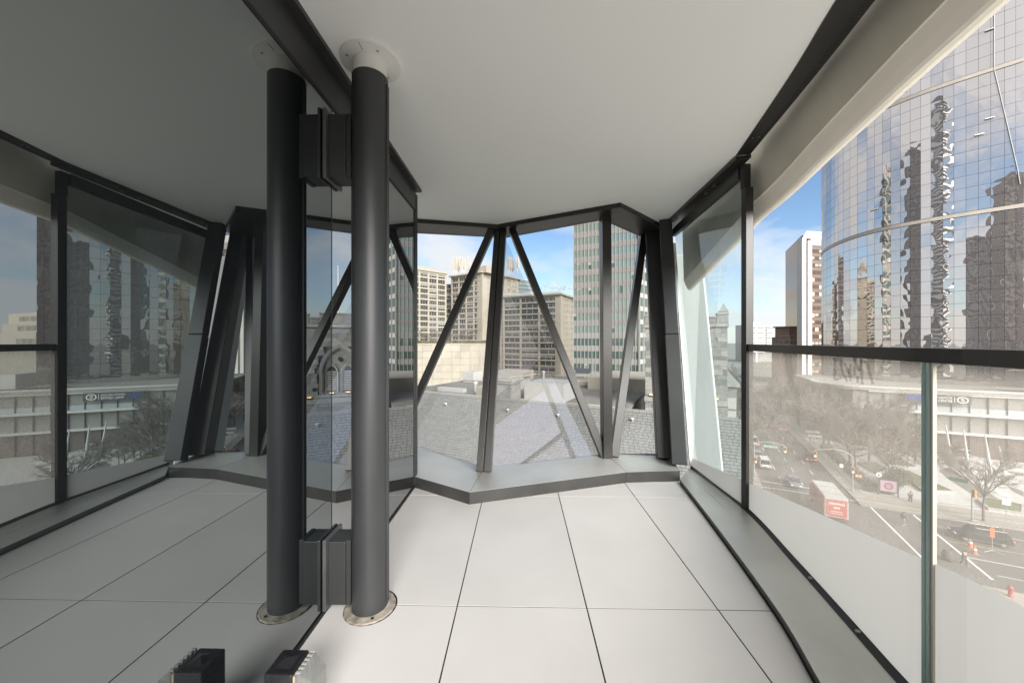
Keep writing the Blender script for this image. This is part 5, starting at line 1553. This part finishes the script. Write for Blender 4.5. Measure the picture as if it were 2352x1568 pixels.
def car(kind, name, label, s, t, head, paint, cat='car', lit=True, group=None, tailon=True):
    """head: travel direction in the street frame, degrees from +s towards +t."""
    p = P(s, t, .006); rz = RZ + R(90) - R(head)
    th = thing(name, label, cat, p, rz, group)
    L = {'sedan': 4.6, 'suv': 5.0, 'pickup': 5.4, 'van': 4.9}[kind]; Wd = 1.85 if kind != 'suv' else 1.95
    def ring(x, z0, z1, w, sh=.85, round_=.1):
        return [Vector((x, -w, z0 + .12)), Vector((x, -w * .92, z0)), Vector((x, w * .92, z0)), Vector((x, w, z0 + .12)), Vector((x, w, z1 - round_)), Vector((x, w * sh, z1)), Vector((x, -w * sh, z1)), Vector((x, -w, z1 - round_))]
    h = L / 2; w = Wd / 2
    belt = {'sedan': .92, 'suv': 1.08, 'pickup': 1.05, 'van': 1.05}[kind]; top = {'sedan': 1.45, 'suv': 1.78, 'pickup': 1.82, 'van': 1.9}[kind]
    hood = {'sedan': .85, 'suv': 1.05, 'pickup': 1.08, 'van': .98}[kind]
    secs = [ring(-h, .42, belt - .12, w * .82), ring(-h + .12, .3, belt - .02, w * .94), ring(-h + .8, .26, belt + .02, w), ring(0, .24, belt + .01, w), ring(h * .36, .24, belt, w), ring(h * .62, .25, hood, w * .99), ring(h - .2, .28, hood - .12, w * .93), ring(h - .02, .4, hood - .3, w * .78)]
    o = loft(secs).build('body', paint, None); o.parent = th; o.location = (0, 0, 0); autosmooth(o, 35)
    # greenhouse
    x0, x1, x2, x3 = {'sedan': (-h + .55, -h + 1.25, .35, 1.05), 'suv': (-h + .12, -h + .55, .55, 1.15), 'pickup': (-.55, -.40, .75, 1.3), 'van': (-h + .1, -h + .4, .8, 1.5)}[kind]
    wt_ = w * .78
    g_ = MB(); bz = belt - .02
    A = [Vector((x0, -w * .93, bz)), Vector((x3, -w * .93, bz)), Vector((x3, w * .93, bz)), Vector((x0, w * .93, bz))]
    B = [Vector((x1, -wt_, top - .06)), Vector((x2, -wt_, top - .06)), Vector((x2, wt_, top - .06)), Vector((x1, wt_, top - .06))]
    g_.add(A + B, [(0, 1, 5, 4), (1, 2, 6, 5), (2, 3, 7, 6), (3, 0, 4, 7), (4, 5, 6, 7)])
    o = g_.build('windows', m_carglass); o.parent = th
    r_ = MB().prism([Vector((x1 - .03, -wt_ - .015, top - .06)), Vector((x2 + .03, -wt_ - .015, top - .06)), Vector((x2 + .03, wt_ + .015, top - .06)), Vector((x1 - .03, wt_ + .015, top - .06))], (0, 0, .07)).build('roof', paint, bevel=.03); r_.parent = th
    for sy in (-1, 1):                         # pillars
        for (xa, xb) in ((x0 + .02, x1 + .02), ((x0 + x3) / 2 - .15, (x1 + x2) / 2 - .1), (x3 - .02, x2 - .02)):
            q = MB().beam((xa, sy * w * .935, bz), (xb, sy * (wt_ + .008), top - .05), .07, .03, (1, 0, 0)).build('pillar', paint); q.parent = th
        q = MB().box((h * .3, sy * (w + .02) - .08, belt - .02), (h * .3 + .14, sy * (w + .02) + .08, belt + .12)).build('mirror', paint, bevel=.03); q.parent = th
        q = MB().box((h - .28, sy * w * .62 - .2, hood - .3), (h - .06, sy * w * .62 + .2, hood - .16)).build('headlight', m_head, bevel=.03); q.parent = th
        q = MB().box((-h - .01, sy * w * .72 - .17, belt - .3), (-h + .16, sy * w * .72 + .17, belt - .1)).build('tail_light', m_tail if tailon else m_tail0, bevel=.02); q.parent = th
        for xw in (-h + .95, h - .92):
            wh = inst('wheel', wheel_me, th, (xw, sy * (w - .1), .34), world=False); inst('rim', rim_me, wh, world=False)
    q = MB().box((h - .12, -w * .5, .45), (h - .0, w * .5, hood - .32)).build('grille', m_trim, bevel=.02); q.parent = th
    q = MB().box((-h - .03, -w * .85, .42), (-h + .1, w * .85, .58)).build('bumper', m_trim if kind != 'pickup' else m_rim, bevel=.03); q.parent = th
    q = MB().box((-h - .035, -.26, .62), (-h - .01, .26, .76)).build('number_plate', m_lframe); q.parent = th
    if kind == 'pickup':
        q = MB().box((-h + .15, -w * .86, belt + .021), (-.62, w * .86, belt + .03)).build('cargo_bed', m_trim); q.parent = th
    if kind == 'suv':
        for sy in (-1, 1):
            q = MB().tube([Vector((x1, sy * wt_ * .92, top + .05)), Vector((x2, sy * wt_ * .92, top + .05))], .025, 6).build('roof_rail', m_rim); q.parent = th
            q = MB().box((-h * .9, sy * (w + .004) - .01, .38), (h * .8, sy * (w + .004) + .01, .42)).build('sill_trim', m_rim); q.parent = th
    return th
pw_ = mat('white_car_paint', (.62, .61, .59), .3, coat=.4); pg_ = mat('grey_blue_car_paint', (.13, .155, .18), .3, coat=.5); pk_ = mat('black_car_paint', (.012, .013, .015), .22, coat=.6)
pr_ = mat('dark_maroon_car_paint', (.05, .022, .022), .3, coat=.5); ps_ = mat('silver_car_paint', (.34, .345, .35), .3, metal=.4)
VEH = 'cars on the main street'
car('van', 'white_car', 'white estate car nearest the slim post on the main street', 87.5, 11.1, 0, pw_, group=VEH)
car('pickup', 'pickup_truck', 'white pickup truck farther up the street behind the bare branches', 105, 11.2, 0, pw_, cat='pickup', group=VEH)
car('sedan', 'silver_car', 'silver car directly ahead of the white estate car', 93.6, 10.6, 0, ps_, group=VEH, tailon=False)
car('sedan', 'grey_car', 'dark blue grey car at the stop line before the crossing', 78.5, 14.2, 180, pg_, group=VEH, tailon=False)
car('sedan', 'maroon_car', 'dark car with glowing tail lights by the hedge kerb', 96.5, 20.0, 0, pr_, group=VEH)
car('sedan', 'white_sedan', 'pale car with red tail lights farthest along the kerb lane', 125, 20.0, 0, pw_, group=VEH)
car('sedan', 'red_tailed_car', 'distant dark car braking in the left lane under branches', 131, 11.2, 0, pk_, group=VEH)
car('sedan', 'braking_car', 'distant dark car braking in the second lane', 131.5, 14.3, 0, pg_, group=VEH)
car('sedan', 'queued_car', 'distant dark car braking in the third lane', 129, 17.2, 0, pk_, group=VEH)
car('sedan', 'far_red_car', 'farthest red car up the street', 158, 14.2, 0, mat('red_car_paint', (.30, .03, .025), .3, coat=.5), group=VEH)
car('suv', 'black_suv', 'black sport utility car with bright sill trim turning past the traffic cones', 67.2, 30.8, -90, pk_, cat='car')
# box truck
tr_ = thing('box_truck', 'red and white box truck driving away below the frosted glass', 'truck', P(64.2, 16.3, .006), RZ + R(90))
m_tred = mat('red_truck_panel', (.33, .06, .05), .5, noise=(1.2, .1)); m_twh = mat('white_truck_box', (.46, .445, .42), .6, noise=(.8, .08))
for nm, a, b2, m in (('cargo_box', (.0, -1.25, 1.0), (6.6, 1.25, 3.7), m_twh), ('rear_door', (-.03, -1.15, 1.1), (-.001, 1.15, 3.35), m_tred), ('side_panel', (.3, -1.262, 1.1), (6.4, -1.251, 3.3), m_tred), ('side_panel', (.3, 1.251, 1.1), (6.4, 1.262, 3.3), m_tred),
        ('cab', (6.75, -1.1, .7), (8.6, 1.1, 2.75), m_tred), ('chassis', (.2, -.5, .6), (8.3, .5, .98), m_trim), ('bumper', (-.15, -1.1, .5), (.0, 1.1, .7), m_trim), ('windscreen', (8.55, -.95, 1.6), (8.63, .95, 2.5), m_carglass)):
    q = MB().box(a, b2).build(nm, m, bevel=.03); q.parent = tr_
m_tfade = mat('faded_white_print', (.75, .6, .56), .6)
for (y0, y1, z0, z1) in ((-.85, .85, 2.72, 2.98), (-.35, .35, 2.2, 2.45), (-.6, .6, 1.75, 1.85), (-.7, .7, 1.5, 1.58)):
    n_ = max(3, int((y1 - y0) / .16))
    bb = MB()
    for i in range(n_):
        a = y0 + (y1 - y0) * i / n_
        bb.box((-.036, a, z0), (-.031, a + (y1 - y0) / n_ * .62, z1))
    q = bb.build('faded_lettering', m_tfade); q.parent = tr_
for xw in (1.4, 7.6):
    for sy in (-1, 1):
        wh = inst('wheel', wheel_me, tr_, (xw, sy * 1.0, .45), world=False, scale=(1.35, 1.3, 1.35)); inst('rim', rim_me, wh, world=False)
for sy in (-1, 1):
    q = MB().box((-.16, sy * .9 - .12, .72), (-.05, sy * .9 + .12, .86)).build('tail_light', m_tail0); q.parent = tr_

# ------------------------------------------------------------------ people: continuous skinned figures
m_skin = mat('skin', (.45, .28, .20), .6)
def person(label, s, t, face, jacket, trousers, hair, lean=0.0, stride=.3, bag=None, group='people crossing the street'):
    th = thing('person', label, 'person', P(s, t, .02), RZ + R(90) - R(face), group)
    J = {'pelvis': (0, 0, .95), 'waist': (.02 + lean * .1, 0, 1.12), 'chest': (.03 + lean * .25, 0, 1.35), 'neck': (.05 + lean * .4, 0, 1.5), 'head': (.09 + lean * .5, 0, 1.62), 'crown': (.09 + lean * .55, 0, 1.72)}
    for sy, nm in ((-1, 'r'), (1, 'l')):
        ph = stride * sy
        J['hip' + nm] = (0, sy * .1, .9); J['knee' + nm] = (.08 + ph * .4, sy * .11, .5); J['ank' + nm] = (ph, sy * .11, .08); J['toe' + nm] = (ph + .18, sy * .12, .03)
        J['sho' + nm] = (.03 + lean * .3, sy * .19, 1.42); J['elb' + nm] = (-.02 - ph * .3 + lean * .3, sy * .24, 1.14); J['wri' + nm] = (.12 - ph * .5 + lean * .3, sy * .22, .92); J['han' + nm] = (.16 - ph * .5 + lean * .3, sy * .21, .82)
    names = list(J); ix = {k: i for i, k in enumerate(names)}
    E = [('pelvis', 'waist'), ('waist', 'chest'), ('chest', 'neck'), ('neck', 'head'), ('head', 'crown')]
    for n_ in 'rl': E += [('pelvis', 'hip' + n_), ('hip' + n_, 'knee' + n_), ('knee' + n_, 'ank' + n_), ('ank' + n_, 'toe' + n_), ('chest', 'sho' + n_), ('sho' + n_, 'elb' + n_), ('elb' + n_, 'wri' + n_), ('wri' + n_, 'han' + n_)]
    rad = {'pelvis': .15, 'waist': .14, 'chest': .17, 'neck': .06, 'head': .1, 'crown': .075, 'hip': .095, 'knee': .062, 'ank': .045, 'toe': .04, 'sho': .075, 'elb': .048, 'wri': .034, 'han': .04}
    me = bpy.data.meshes.new('body'); me.from_pydata([J[k] for k in names], [(ix[a], ix[b]) for a, b in E], [])
    me.materials.append(m_skin)
    o = bpy.data.objects.new('body', me); COL.objects.link(o); o.parent = th
    sk = o.modifiers.new('skin', 'SKIN'); o.modifiers.new('sub', 'SUBSURF').render_levels = 1
    lay = me.skin_vertices[0] if len(me.skin_vertices) else None
    if lay is None:
        me.attributes  # layer is created with the modifier
    try:
        for i, k in enumerate(names):
            r = rad.get(k, rad.get(k[:-1], .06)); lay.data[i].radius = (r * .85, r)
        lay.data[ix['pelvis']].use_root = True
    except Exception: pass
    V = lambda k: Vector(J[k])
    b = MB()
    b.lathe([(.17, 0), (.19, .18), (.2, .42), (.16, .56), (.08, .62)], 14, V('pelvis') - Vector((0, 0, .08)), sx=.75)
    for v in b.v: v.x += lean * .3 * max(0, (v.z - .9))
    for n_ in 'rl': b.tube([V('sho' + n_), V('elb' + n_), V('wri' + n_)], [.09, .07, .055], 8)
    q = b.build('jacket', jacket, smooth=True); q.parent = th
    b = MB()
    for n_ in 'rl': b.tube([V('hip' + n_) + Vector((0, 0, .08)), V('knee' + n_), V('ank' + n_)], [.125, .09, .07], 8)
    q = b.build('trousers', trousers, smooth=True); q.parent = th
    q = MB().lathe([(.04, -.1), (.108, -.05), (.112, .05), (.07, .11), (.01, .125)], 12, V('head') + Vector((-.025, 0, .03))).build('hair', hair, smooth=True); q.parent = th
    for n_ in 'rl':
        q = MB().box(V('ank' + n_) + Vector((-.07, -.05, -.08)), V('ank' + n_) + Vector((.2, .05, .0))).build('shoe', mat('white_shoe', (.6, .6, .58), .6), bevel=.03); q.parent = th
    return th
jb = mat('black_jacket', (.02, .021, .023), .8); jg = mat('grey_green_coat', (.07, .07, .062), .85); jn = mat('navy_coat', (.03, .035, .05), .85)
tj = mat('blue_jeans', (.12, .16, .22), .85); tk = mat('dark_trousers', (.03, .03, .033), .85); hb_ = mat('dark_hair', (.02, .016, .013), .8)
person('person in black jacket and jeans walking over the crossing', 68.3, 24.3, 60, jb, tj, hb_, .1)
person('person in long grey coat standing on the pavement by the plaza path', 78.4, 28.7, 180, jg, tk, hb_, .1, .12)
person('person in dark coat beside a dark round bag near the lower kerb', 59.3, 26.0, 150, jn, tk, hb_, .25, .2)
person('bent person in dark clothes at the right edge of the road', 56.6, 32.5, -60, jb, tk, hb_, .9, .25)
person('person in dark jacket sitting low by the plaza sculptures', 100.2, 47.6, 200, jb, tk, hb_, .4, .05)
bag = thing('dark_bundle', 'dark rounded bundle on the road beside the walking person', 'bag', P(59.6, 24.9, .01))
MB().lathe([(.3, 0), (.5, .3), (.52, .7), (.36, 1.1), (.1, 1.25)], 12, P(59.6, 24.9, .01)).build('sack', jg, bag, smooth=True)
MB().tube([P(59.6, 24.9, 1.2), P(59.5, 25.2, 1.45), P(59.4, 25.5, 1.3)], .03, 6).build('strap', jb, bag)

# ------------------------------------------------------------------ signals, signs, cones, hydrant
m_pole = mat('grey_signal_pole', (.30, .32, .32), .5, metal=.3); m_sigy = mat('yellow_signal_housing', (.75, .33, .04), .5)
m_sigk = mat('black_signal_face', (.015, .015, .015), .6); m_lgreen = mat('green_signal_lamp', (.5, .9, .7), .4, emit=((.6, 1, .8), 2)); m_lred = mat('red_hand_lamp', (.9, .15, .08), .4, emit=((1, .12, .05), 2)); m_loff = mat('signal_lens_off', (.06, .03, .02), .4)
m_sgn = mat('green_street_sign', (.03, .20, .14), .5)
def signal_head(par, c, U, In, lamp=2, h=1.05, w=.42):
    hd = MB().obox(c - U * w / 2 - Vector((0, 0, h / 2)), U * w, In * .22, (0, 0, h)).build('signal_head', m_sigy, par, bevel=.03)
    MB().obox(c - U * w * .36 - Vector((0, 0, h * .45)) - In * .02, U * w * .72, In * .02, (0, 0, h * .9)).build('signal_face', m_sigk, hd)
    for k in range(3):
        cc_ = c + Vector((0, 0, h * (.3 - .3 * k))) - In * .03
        MB().tube([cc_ - In * .03, cc_ + In * .01], .11, 10).build('lens', m_lgreen if k == lamp else m_loff, hd)
def mast(label, s, t, arm_to, hgt, parts_):
    th = thing('traffic_signal', label, 'traffic signal', P(s, t, .13), group='traffic signals')
    b0 = P(s, t, .13)
    MB().tube([b0, b0 + Vector((0, 0, hgt))], [.12, .08], 10).build('pole', m_pole, th)
    MB().lathe([(.28, 0), (.28, .12), (.16, .2)], 12, b0).build('base', m_pole, th)
    if arm_to:
        e = P(*arm_to); top_ = b0 + Vector((0, 0, hgt))
        pts_ = [top_, top_ + (e - top_) * .15 + Vector((0, 0, .55)), top_ + (e - top_) * .4 + Vector((0, 0, .75)), top_ + (e - top_) * .7 + Vector((0, 0, .45)), e]
        MB().tube(spline(pts_, 6), [.07] * 24 + [.05], 8).build('mast_arm', m_pole, th)
    return th
inU, inI = VS, US
m1 = mast('signal mast at the hedge corner with arm over the kerb lane', 79.7, 22.3, (79.7, 17.4, 6.2), 5.6, None)
signal_head(m1, P(79.6, 17.4, 5.5), VS, US); signal_head(m1, P(79.5, 22.3, 3.6), VS, US)
hd_ = MB().obox(P(79.5, 22.55, 2.5), VS * .9, US * .2, (0, 0, .5)).build('walk_signal', m_sigk, m1)
MB().obox(P(79.46, 22.62, 2.58), VS * .34, US * .03, (0, 0, .34)).build('hand_symbol', m_lred, hd_); MB().obox(P(79.46, 23.05, 2.58), VS * .32, US * .03, (0, 0, .34)).build('countdown', m_lred, hd_)
m2 = mast('signal mast on the left kerb with arm and green street sign', 79.5, 8.6, (79.5, 13.2, 6.4), 5.6, None)
signal_head(m2, P(79.4, 13.2, 5.7), VS, US); signal_head(m2, P(79.2, 8.8, 3.3), VS, US)
sb = MB().obox(P(79.4, 9.9, 5.75), VS * 2.3, US * .05, (0, 0, .55)).build('street_sign', m_sgn, m2)
put_text('Burrard St', 1, m_txw, m2, P(79.37, 10.1, 5.85), VS, US, 1.9, .34)
m3 = mast('signal pole seen from behind beside the street tree', 73.9, 33.2, None, 4.4, None)
signal_head(m3, P(73.6, 33.2, 4.0), -US, VS, lamp=-1)
MB().obox(P(75.5, 31.6, 5.0), VS * 1.6 + US * -.8, US * .05 + VS * .02, (0, 0, .5)).build('street_sign', m_sgn, m3)
# info pillar
inf = thing('information_sign', 'round information sign above a framed pink poster on the corner', 'sign', P(79.6, 25.4, .13))
for dt in (0, 2.3): MB().obox(P(79.55, 25.4 + dt, .13), VS * .14, US * .14, (0, 0, 3.0 if dt == 0 else 2.7)).build('post', m_wframe, inf)
pn = MB().obox(P(79.56, 25.54, .75), VS * 2.16, US * .12, (0, 0, 2.0)).build('poster_frame', m_wframe, inf)
MB().obox(P(79.53, 25.66, .87), VS * 1.92, US * .02, (0, 0, 1.72)).build('poster', mat('pink_poster', (.42, .30, .36), .5), pn)
b = MB(); cpo = P(79.51, 26.62, 1.72)
A = [cpo + VS * (.55 * math.cos(a)) + Vector((0, 0, .55 * math.sin(a))) for a in [2 * math.pi * i / 20 for i in range(21)]]; B = [cpo + VS * (.33 * math.cos(a)) + Vector((0, 0, .33 * math.sin(a))) for a in [2 * math.pi * i / 20 for i in range(21)]]
b.strip(A, B); b.build('poster_circle', mat('maroon_print', (.25, .08, .13), .5), pn)
MB().obox(cpo - VS * .3 - Vector((0, 0, .06)) , VS * .6, US * .01, (0, 0, .12)).build('poster_bar', mat('maroon_print', (.25, .08, .13), .5), pn)
MB().tube([P(79.5, 25.47, 3.35), P(79.6, 25.47, 3.35)], .36, 18).build('round_panel', m_txw, inf)
put_text('i', 1, m_sigk, inf, P(79.47, 25.40, 3.13), VS, US, .14, .45, 'information_letter')
sp = thing('parking_sign', 'small white sign on a thin pole on the hedge pavement', 'sign', P(84, 22.0, .13))
MB().tube([P(84, 22, .13), P(84, 22, 3.3)], .035, 6).build('pole', m_pole, sp); MB().obox(P(83.94, 21.75, 2.6), VS * .5, US * .02, (0, 0, .6)).build('sign_plate', m_txw, sp)
sp = thing('parking_sign', 'small square sign on a pole right of the street tree', 'sign', P(75.3, 37, .13))
MB().tube([P(75.3, 37, .13), P(75.3, 37, 3.6)], .04, 6).build('pole', m_pole, sp); MB().obox(P(75.24, 36.6, 2.6), VS * .8, US * .02, (0, 0, .8)).build('sign_plate', m_txw, sp)
m_or = mat('orange_cone', (.60, .15, .05), .6); m_wh_ = mat('white_cone_band', (.75, .74, .7), .6)
def cone(label, s, t):
    c = thing('traffic_cone', label, 'traffic cone', P(s, t, .007), group='orange traffic cones')
    p = P(s, t, .007)
    MB().lathe([(.17, .03), (.05, .9), (.03, .95)], 12, p, sx=1.3, sy=1.3).build('cone', m_or, c)
    MB().box(p - Vector((.28, .28, 0)), p + Vector((.28, .28, .04))).build('base', m_or, c)
    MB().lathe([(.155, .46), (.125, .62)], 12, p, sx=1.3, sy=1.3).build('band', m_wh_, c)
cone('orange cone left of the road-work sign, nearer the black car', 64.9, 29.0); cone('orange cone lowest of the three, below the black car', 63.0, 28.5); cone('orange cone behind the tail of the black car', 69.9, 34.1)
rs = thing('roadwork_sign', 'orange road-work paddle on a stand by the black car', 'sign', P(64.3, 30.5, .007))
MB().tube([P(64.3, 30.5, .007), P(64.3, 30.5, 2.0)], .04, 6).build('stand', m_pole, rs)
MB().obox(P(64.26, 30.31, 1.8), VS * .38, US * .03, (0, 0, 1.1)).build('paddle', m_or, rs, bevel=.01)
for dt in (-.8, .8): MB().tube([P(64.3, 30.5, .3), P(64.0, 30.5 + dt, .03)], .03, 6).build('foot', m_pole, rs)
hy = thing('fire_hydrant', 'red fire hydrant at the lower right above the frosted glass', 'hydrant', P(53.8, 26.7, .13)); p = P(53.8, 26.7, .13)
m_hyd = mat('red_hydrant', (.32, .03, .03), .5)
MB().lathe([(.22, 0), (.22, .08), (.15, .1), (.15, .75), (.2, .78), (.2, .84), (.14, .98), (.05, 1.08)], 14, p).build('barrel', m_hyd, hy, smooth=True)
for sg in (-1, 1): MB().tube([p + Vector((0, 0, .6)), p + Vector((0, 0, .6)) + VS * .27 * sg], .08, 8).build('outlet', m_hyd, hy)
# overhead trolley wires
for i, (s, h, lab) in enumerate(((56.2, 6.2, 'lowest overhead wire crossing the street view'), (56.9, 6.2, 'second overhead wire crossing the street view'), (58.0, 6.3, 'third overhead wire crossing the street view'), (60.5, 6.3, 'topmost overhead wire crossing the street view'))):
    w = thing('overhead_wire', lab, 'wire', P(s, 20, h), group='overhead wires')
    MB().tube([P(s, -30 + k * 10, h - .25 * math.sin(k * 1.57) ** 2) for k in range(12)], .018, 5).build('cable', m_sigk, w)

# ------------------------------------------------------------------ trees and hedges along the street
spots = [(s_, t_) for s_ in range(86, 178, 8) for t_ in (25.2, 29.5)] 
i = 0
words = ['first', 'second', 'third', 'fourth', 'fifth', 'sixth', 'seventh', 'eighth', 'ninth', 'tenth', 'eleventh', 'twelfth', 'thirteenth', 'fourteenth']
for row, tt in (('pavement row', 25.6), ('middle row', 29.8), ('inner row', 34.5)):
    for k in range(11):
        s_ = 88 + k * 7.6 + rng.uniform(-1.2, 1.2) + (3 if tt > 28 else 0)
        if tt > 28 and s_ > 112: continue
        if tt > 33 and s_ < 97: continue
        plant_tree(rng.choice(TREES), P(s_, tt + rng.uniform(-1, 1), .13), rng.uniform(.88, 1.12), rng.uniform(0, 6), '%s bare street tree of the %s behind the hedge, counted from the corner' % (words[k], row), 'bare trees along the street')
for k, s_ in enumerate((83, 97, 113, 132, 152)):
    plant_tree(TREES[(k + 1) % 4], P(s_, 6.8, .13), 1.0 + .06 * k, k * 1.9, '%s bare tree on the left pavement of the main street, counted from the corner' % words[k], 'bare trees on the left pavement')
for k, (s_, t_, sc) in enumerate(((98, 35.5, .62), (102, 38, .6), (95, 37.5, .55), (90.5, 35, .5), (103, 43, .5), (107, 40, .62))):
    plant_tree(TREES[k % 4], P(s_, t_, .5), sc, k * 2.3, '%s small bare plaza tree from the left' % words[k], 'small bare plaza trees')
plant_tree(TREES[1], P(74.6, 34.6, .13), .80, 1.0, 'single bare street tree right of the green glass joint', 'bare trees along the street')
# evergreen hedge and bush
m_leaf = mat('evergreen_leaf', (.065, .085, .045), .7, noise=(1.5, .4)); m_leaf2 = mat('dull_hedge_leaf', (.10, .095, .06), .8, noise=(1.5, .4))
def bush(name, label, blobs, n, m, size=.16):
    t = thing(name, label, 'hedge' if 'hedge' in name else 'bush', blobs[0][0] - Vector((0, 0, blobs[0][1].z)))
    b = MB()
    for k in range(n):
        c, r = rng.choice(blobs)
        u = Vector((rng.gauss(0, 1), rng.gauss(0, 1), rng.gauss(0, 1))).normalized() * rng.uniform(.55, 1.05)
        p = c + Vector((u.x * r.x, u.y * r.y, u.z * r.z))
        a = Vector((rng.gauss(0, 1), rng.gauss(0, 1), rng.gauss(0, 1))).normalized() * size; q = Vector((rng.gauss(0, 1), rng.gauss(0, 1), rng.gauss(0, 1))).normalized() * size
        b.add([p, p + a, p + a * .5 + q], [(0, 1, 2)])
    b.build('foliage', m, t)
    s_ = MB()
    for c, r in blobs[:6]: s_.tube([c - Vector((0, 0, r.z)), c + Vector((0, 0, r.z * .5))], .06, 5)
    s_.build('stems', m_bark, t)
hb = [(P(80.6 + k * 1.5, 24.6 + (k % 2) * .5, .95), Vector((1.0, 1.1, .95))) for k in range(18)]
bush('clipped_hedge', 'long dull green hedge lining the kerb pavement', hb, 9000, m_leaf2)
hb2 = [(P(80.9, 24.9 + k * 1.1, .8), Vector((.8, .9, .8))) for k in range(3)]
bush('corner_hedge', 'short hedge behind the round information sign', hb2, 1800, m_leaf)
bush('evergreen_bush', 'round dark evergreen bush between the sign and the plaza planter', [(P(86.5, 29.8, 1.6), Vector((2.0, 2.0, 1.7))), (P(84.6, 28.6, 1.2), Vector((1.5, 1.4, 1.2))), (P(87.5, 31, 1.2), Vector((1.3, 1.2, 1.1)))], 5200, m_leaf, .2)
# plaza sculptures: leaning white blades with a looped stay
m_blade = mat('white_blade', (.52, .53, .52), .5)
for k, (s_, t_, ln) in enumerate(((108.7, 45.9, -.9), (101, 44.9, -.7), (95.8, 45.4, -.9), (98.8, 48.4, -.8))):
    t = thing('blade_sculpture', ['farthest leaning white blade on the plaza, by the lobby glass', 'second leaning white blade, just right of the glass joint', 'nearest leaning white blade on the plaza', 'shorter leaning white blade, rightmost on the plaza'][k], 'sculpture', P(s_, t_, .14), group='leaning blades on the plaza')
    h_ = (7.4, 8.0, 8.2, 5.8)[k]
    b0 = P(s_, t_, .14); top_ = b0 + VS * ln * .9 + Vector((0, 0, h_))
    MB().tube([b0, lerp(b0, top_, .4), top_], [.28, .24, .08], 6).build('blade', m_blade, t)
    MB().tube(spline([lerp(b0, top_, .45), lerp(b0, top_, .36) + VS * .9, lerp(b0, top_, .33) + VS * 2.4, lerp(b0, top_, .36) + VS * 2.5 - US * .6, lerp(b0, top_, .4) + VS * .6 - US * .5], 5), .06, 5).build('stay', m_blade, t)
bst = thing('bus_stop_sign', 'white double-panel sign board on a post under the bare trees', 'sign', P(107, 22.4, .13))
MB().tube([P(107, 22.4, .13), P(107, 22.4, 4.2)], .06, 6).build('post', m_pole, bst)
for k in range(2): MB().obox(P(106.9, 21.6 + k * .4, 3.6 - k * .9), VS * 2.6, US * .08, (0, 0, .55)).build('sign_plate', m_txw, bst)

# ------------------------------------------------------------------ outlet box on the balcony floor by the glass
ob = thing('outlet_box', 'small black outdoor outlet box with clear cover beside the glass wall', 'outlet box', (-.74, 1.16, 0))
m_ob = mat('black_plastic', (.012, .012, .014), .28, noise=(14, .2)); m_cl = glass('clear_cover_plastic', (.93, .94, .93), .22, (.8, .8, .78), 1.5)
bx0, bx1, by0, by1, bz1 = -.79, -.70, 1.105, 1.20, .205
MB().box((bx0, by0, .0), (bx1, by1, bz1)).build('housing', m_ob, ob, bevel=.006)
b = MB(); c = Vector(((bx0 + bx1) / 2, (by0 + by1) / 2, bz1)); e = .026
b.add([c + Vector((-e, -e, .0004)), c + Vector((e, -e, .0004)), c + Vector((e, e, .0004)), c + Vector((-e, e, .0004)), c + Vector((0, 0, .014))], [(0, 1, 4), (1, 2, 4), (2, 3, 4), (3, 0, 4)])
b.build('raised_pyramid', m_ob, ob)
MB().box((bx1 + .0005, by0 + .003, .02), (bx1 + .007, by1 - .003, bz1 - .008)).build('gasket', mat('tan_gasket', (.40, .31, .22), .7), ob)
MB().box((bx1 + .0075, by0 + .002, .015), (bx1 + .016, by1 - .002, bz1 - .004)).build('cover_frame', m_cl, ob, bevel=.002)
b = MB(); x0, x1 = bx1 + .0165, bx1 + .062
ya, yb = by0 + .004, by1 - .004
b.add([(x0, ya, .02), (x0, yb, .02), (x0, yb, bz1 - .002), (x0, ya, bz1 - .002), (x1, ya + .01, .03), (x1, yb - .01, .03), (x1, yb - .01, bz1 - .04), (x1, ya + .01, bz1 - .04)],
    [(4, 5, 6, 7), (0, 4, 7, 3), (5, 1, 2, 6), (3, 7, 6, 2), (1, 5, 4, 0)])
b.build('bubble_cover', m_cl, ob)
for k in range(6):
    y = by0 + .008 + k * .0155
    MB().box((bx1 + .006, y, bz1 - .007), (bx1 + .02, y + .006, bz1 + .001)).build('hinge_knuckle', mat('hazy_plastic', (.32, .32, .31), .3), ob)
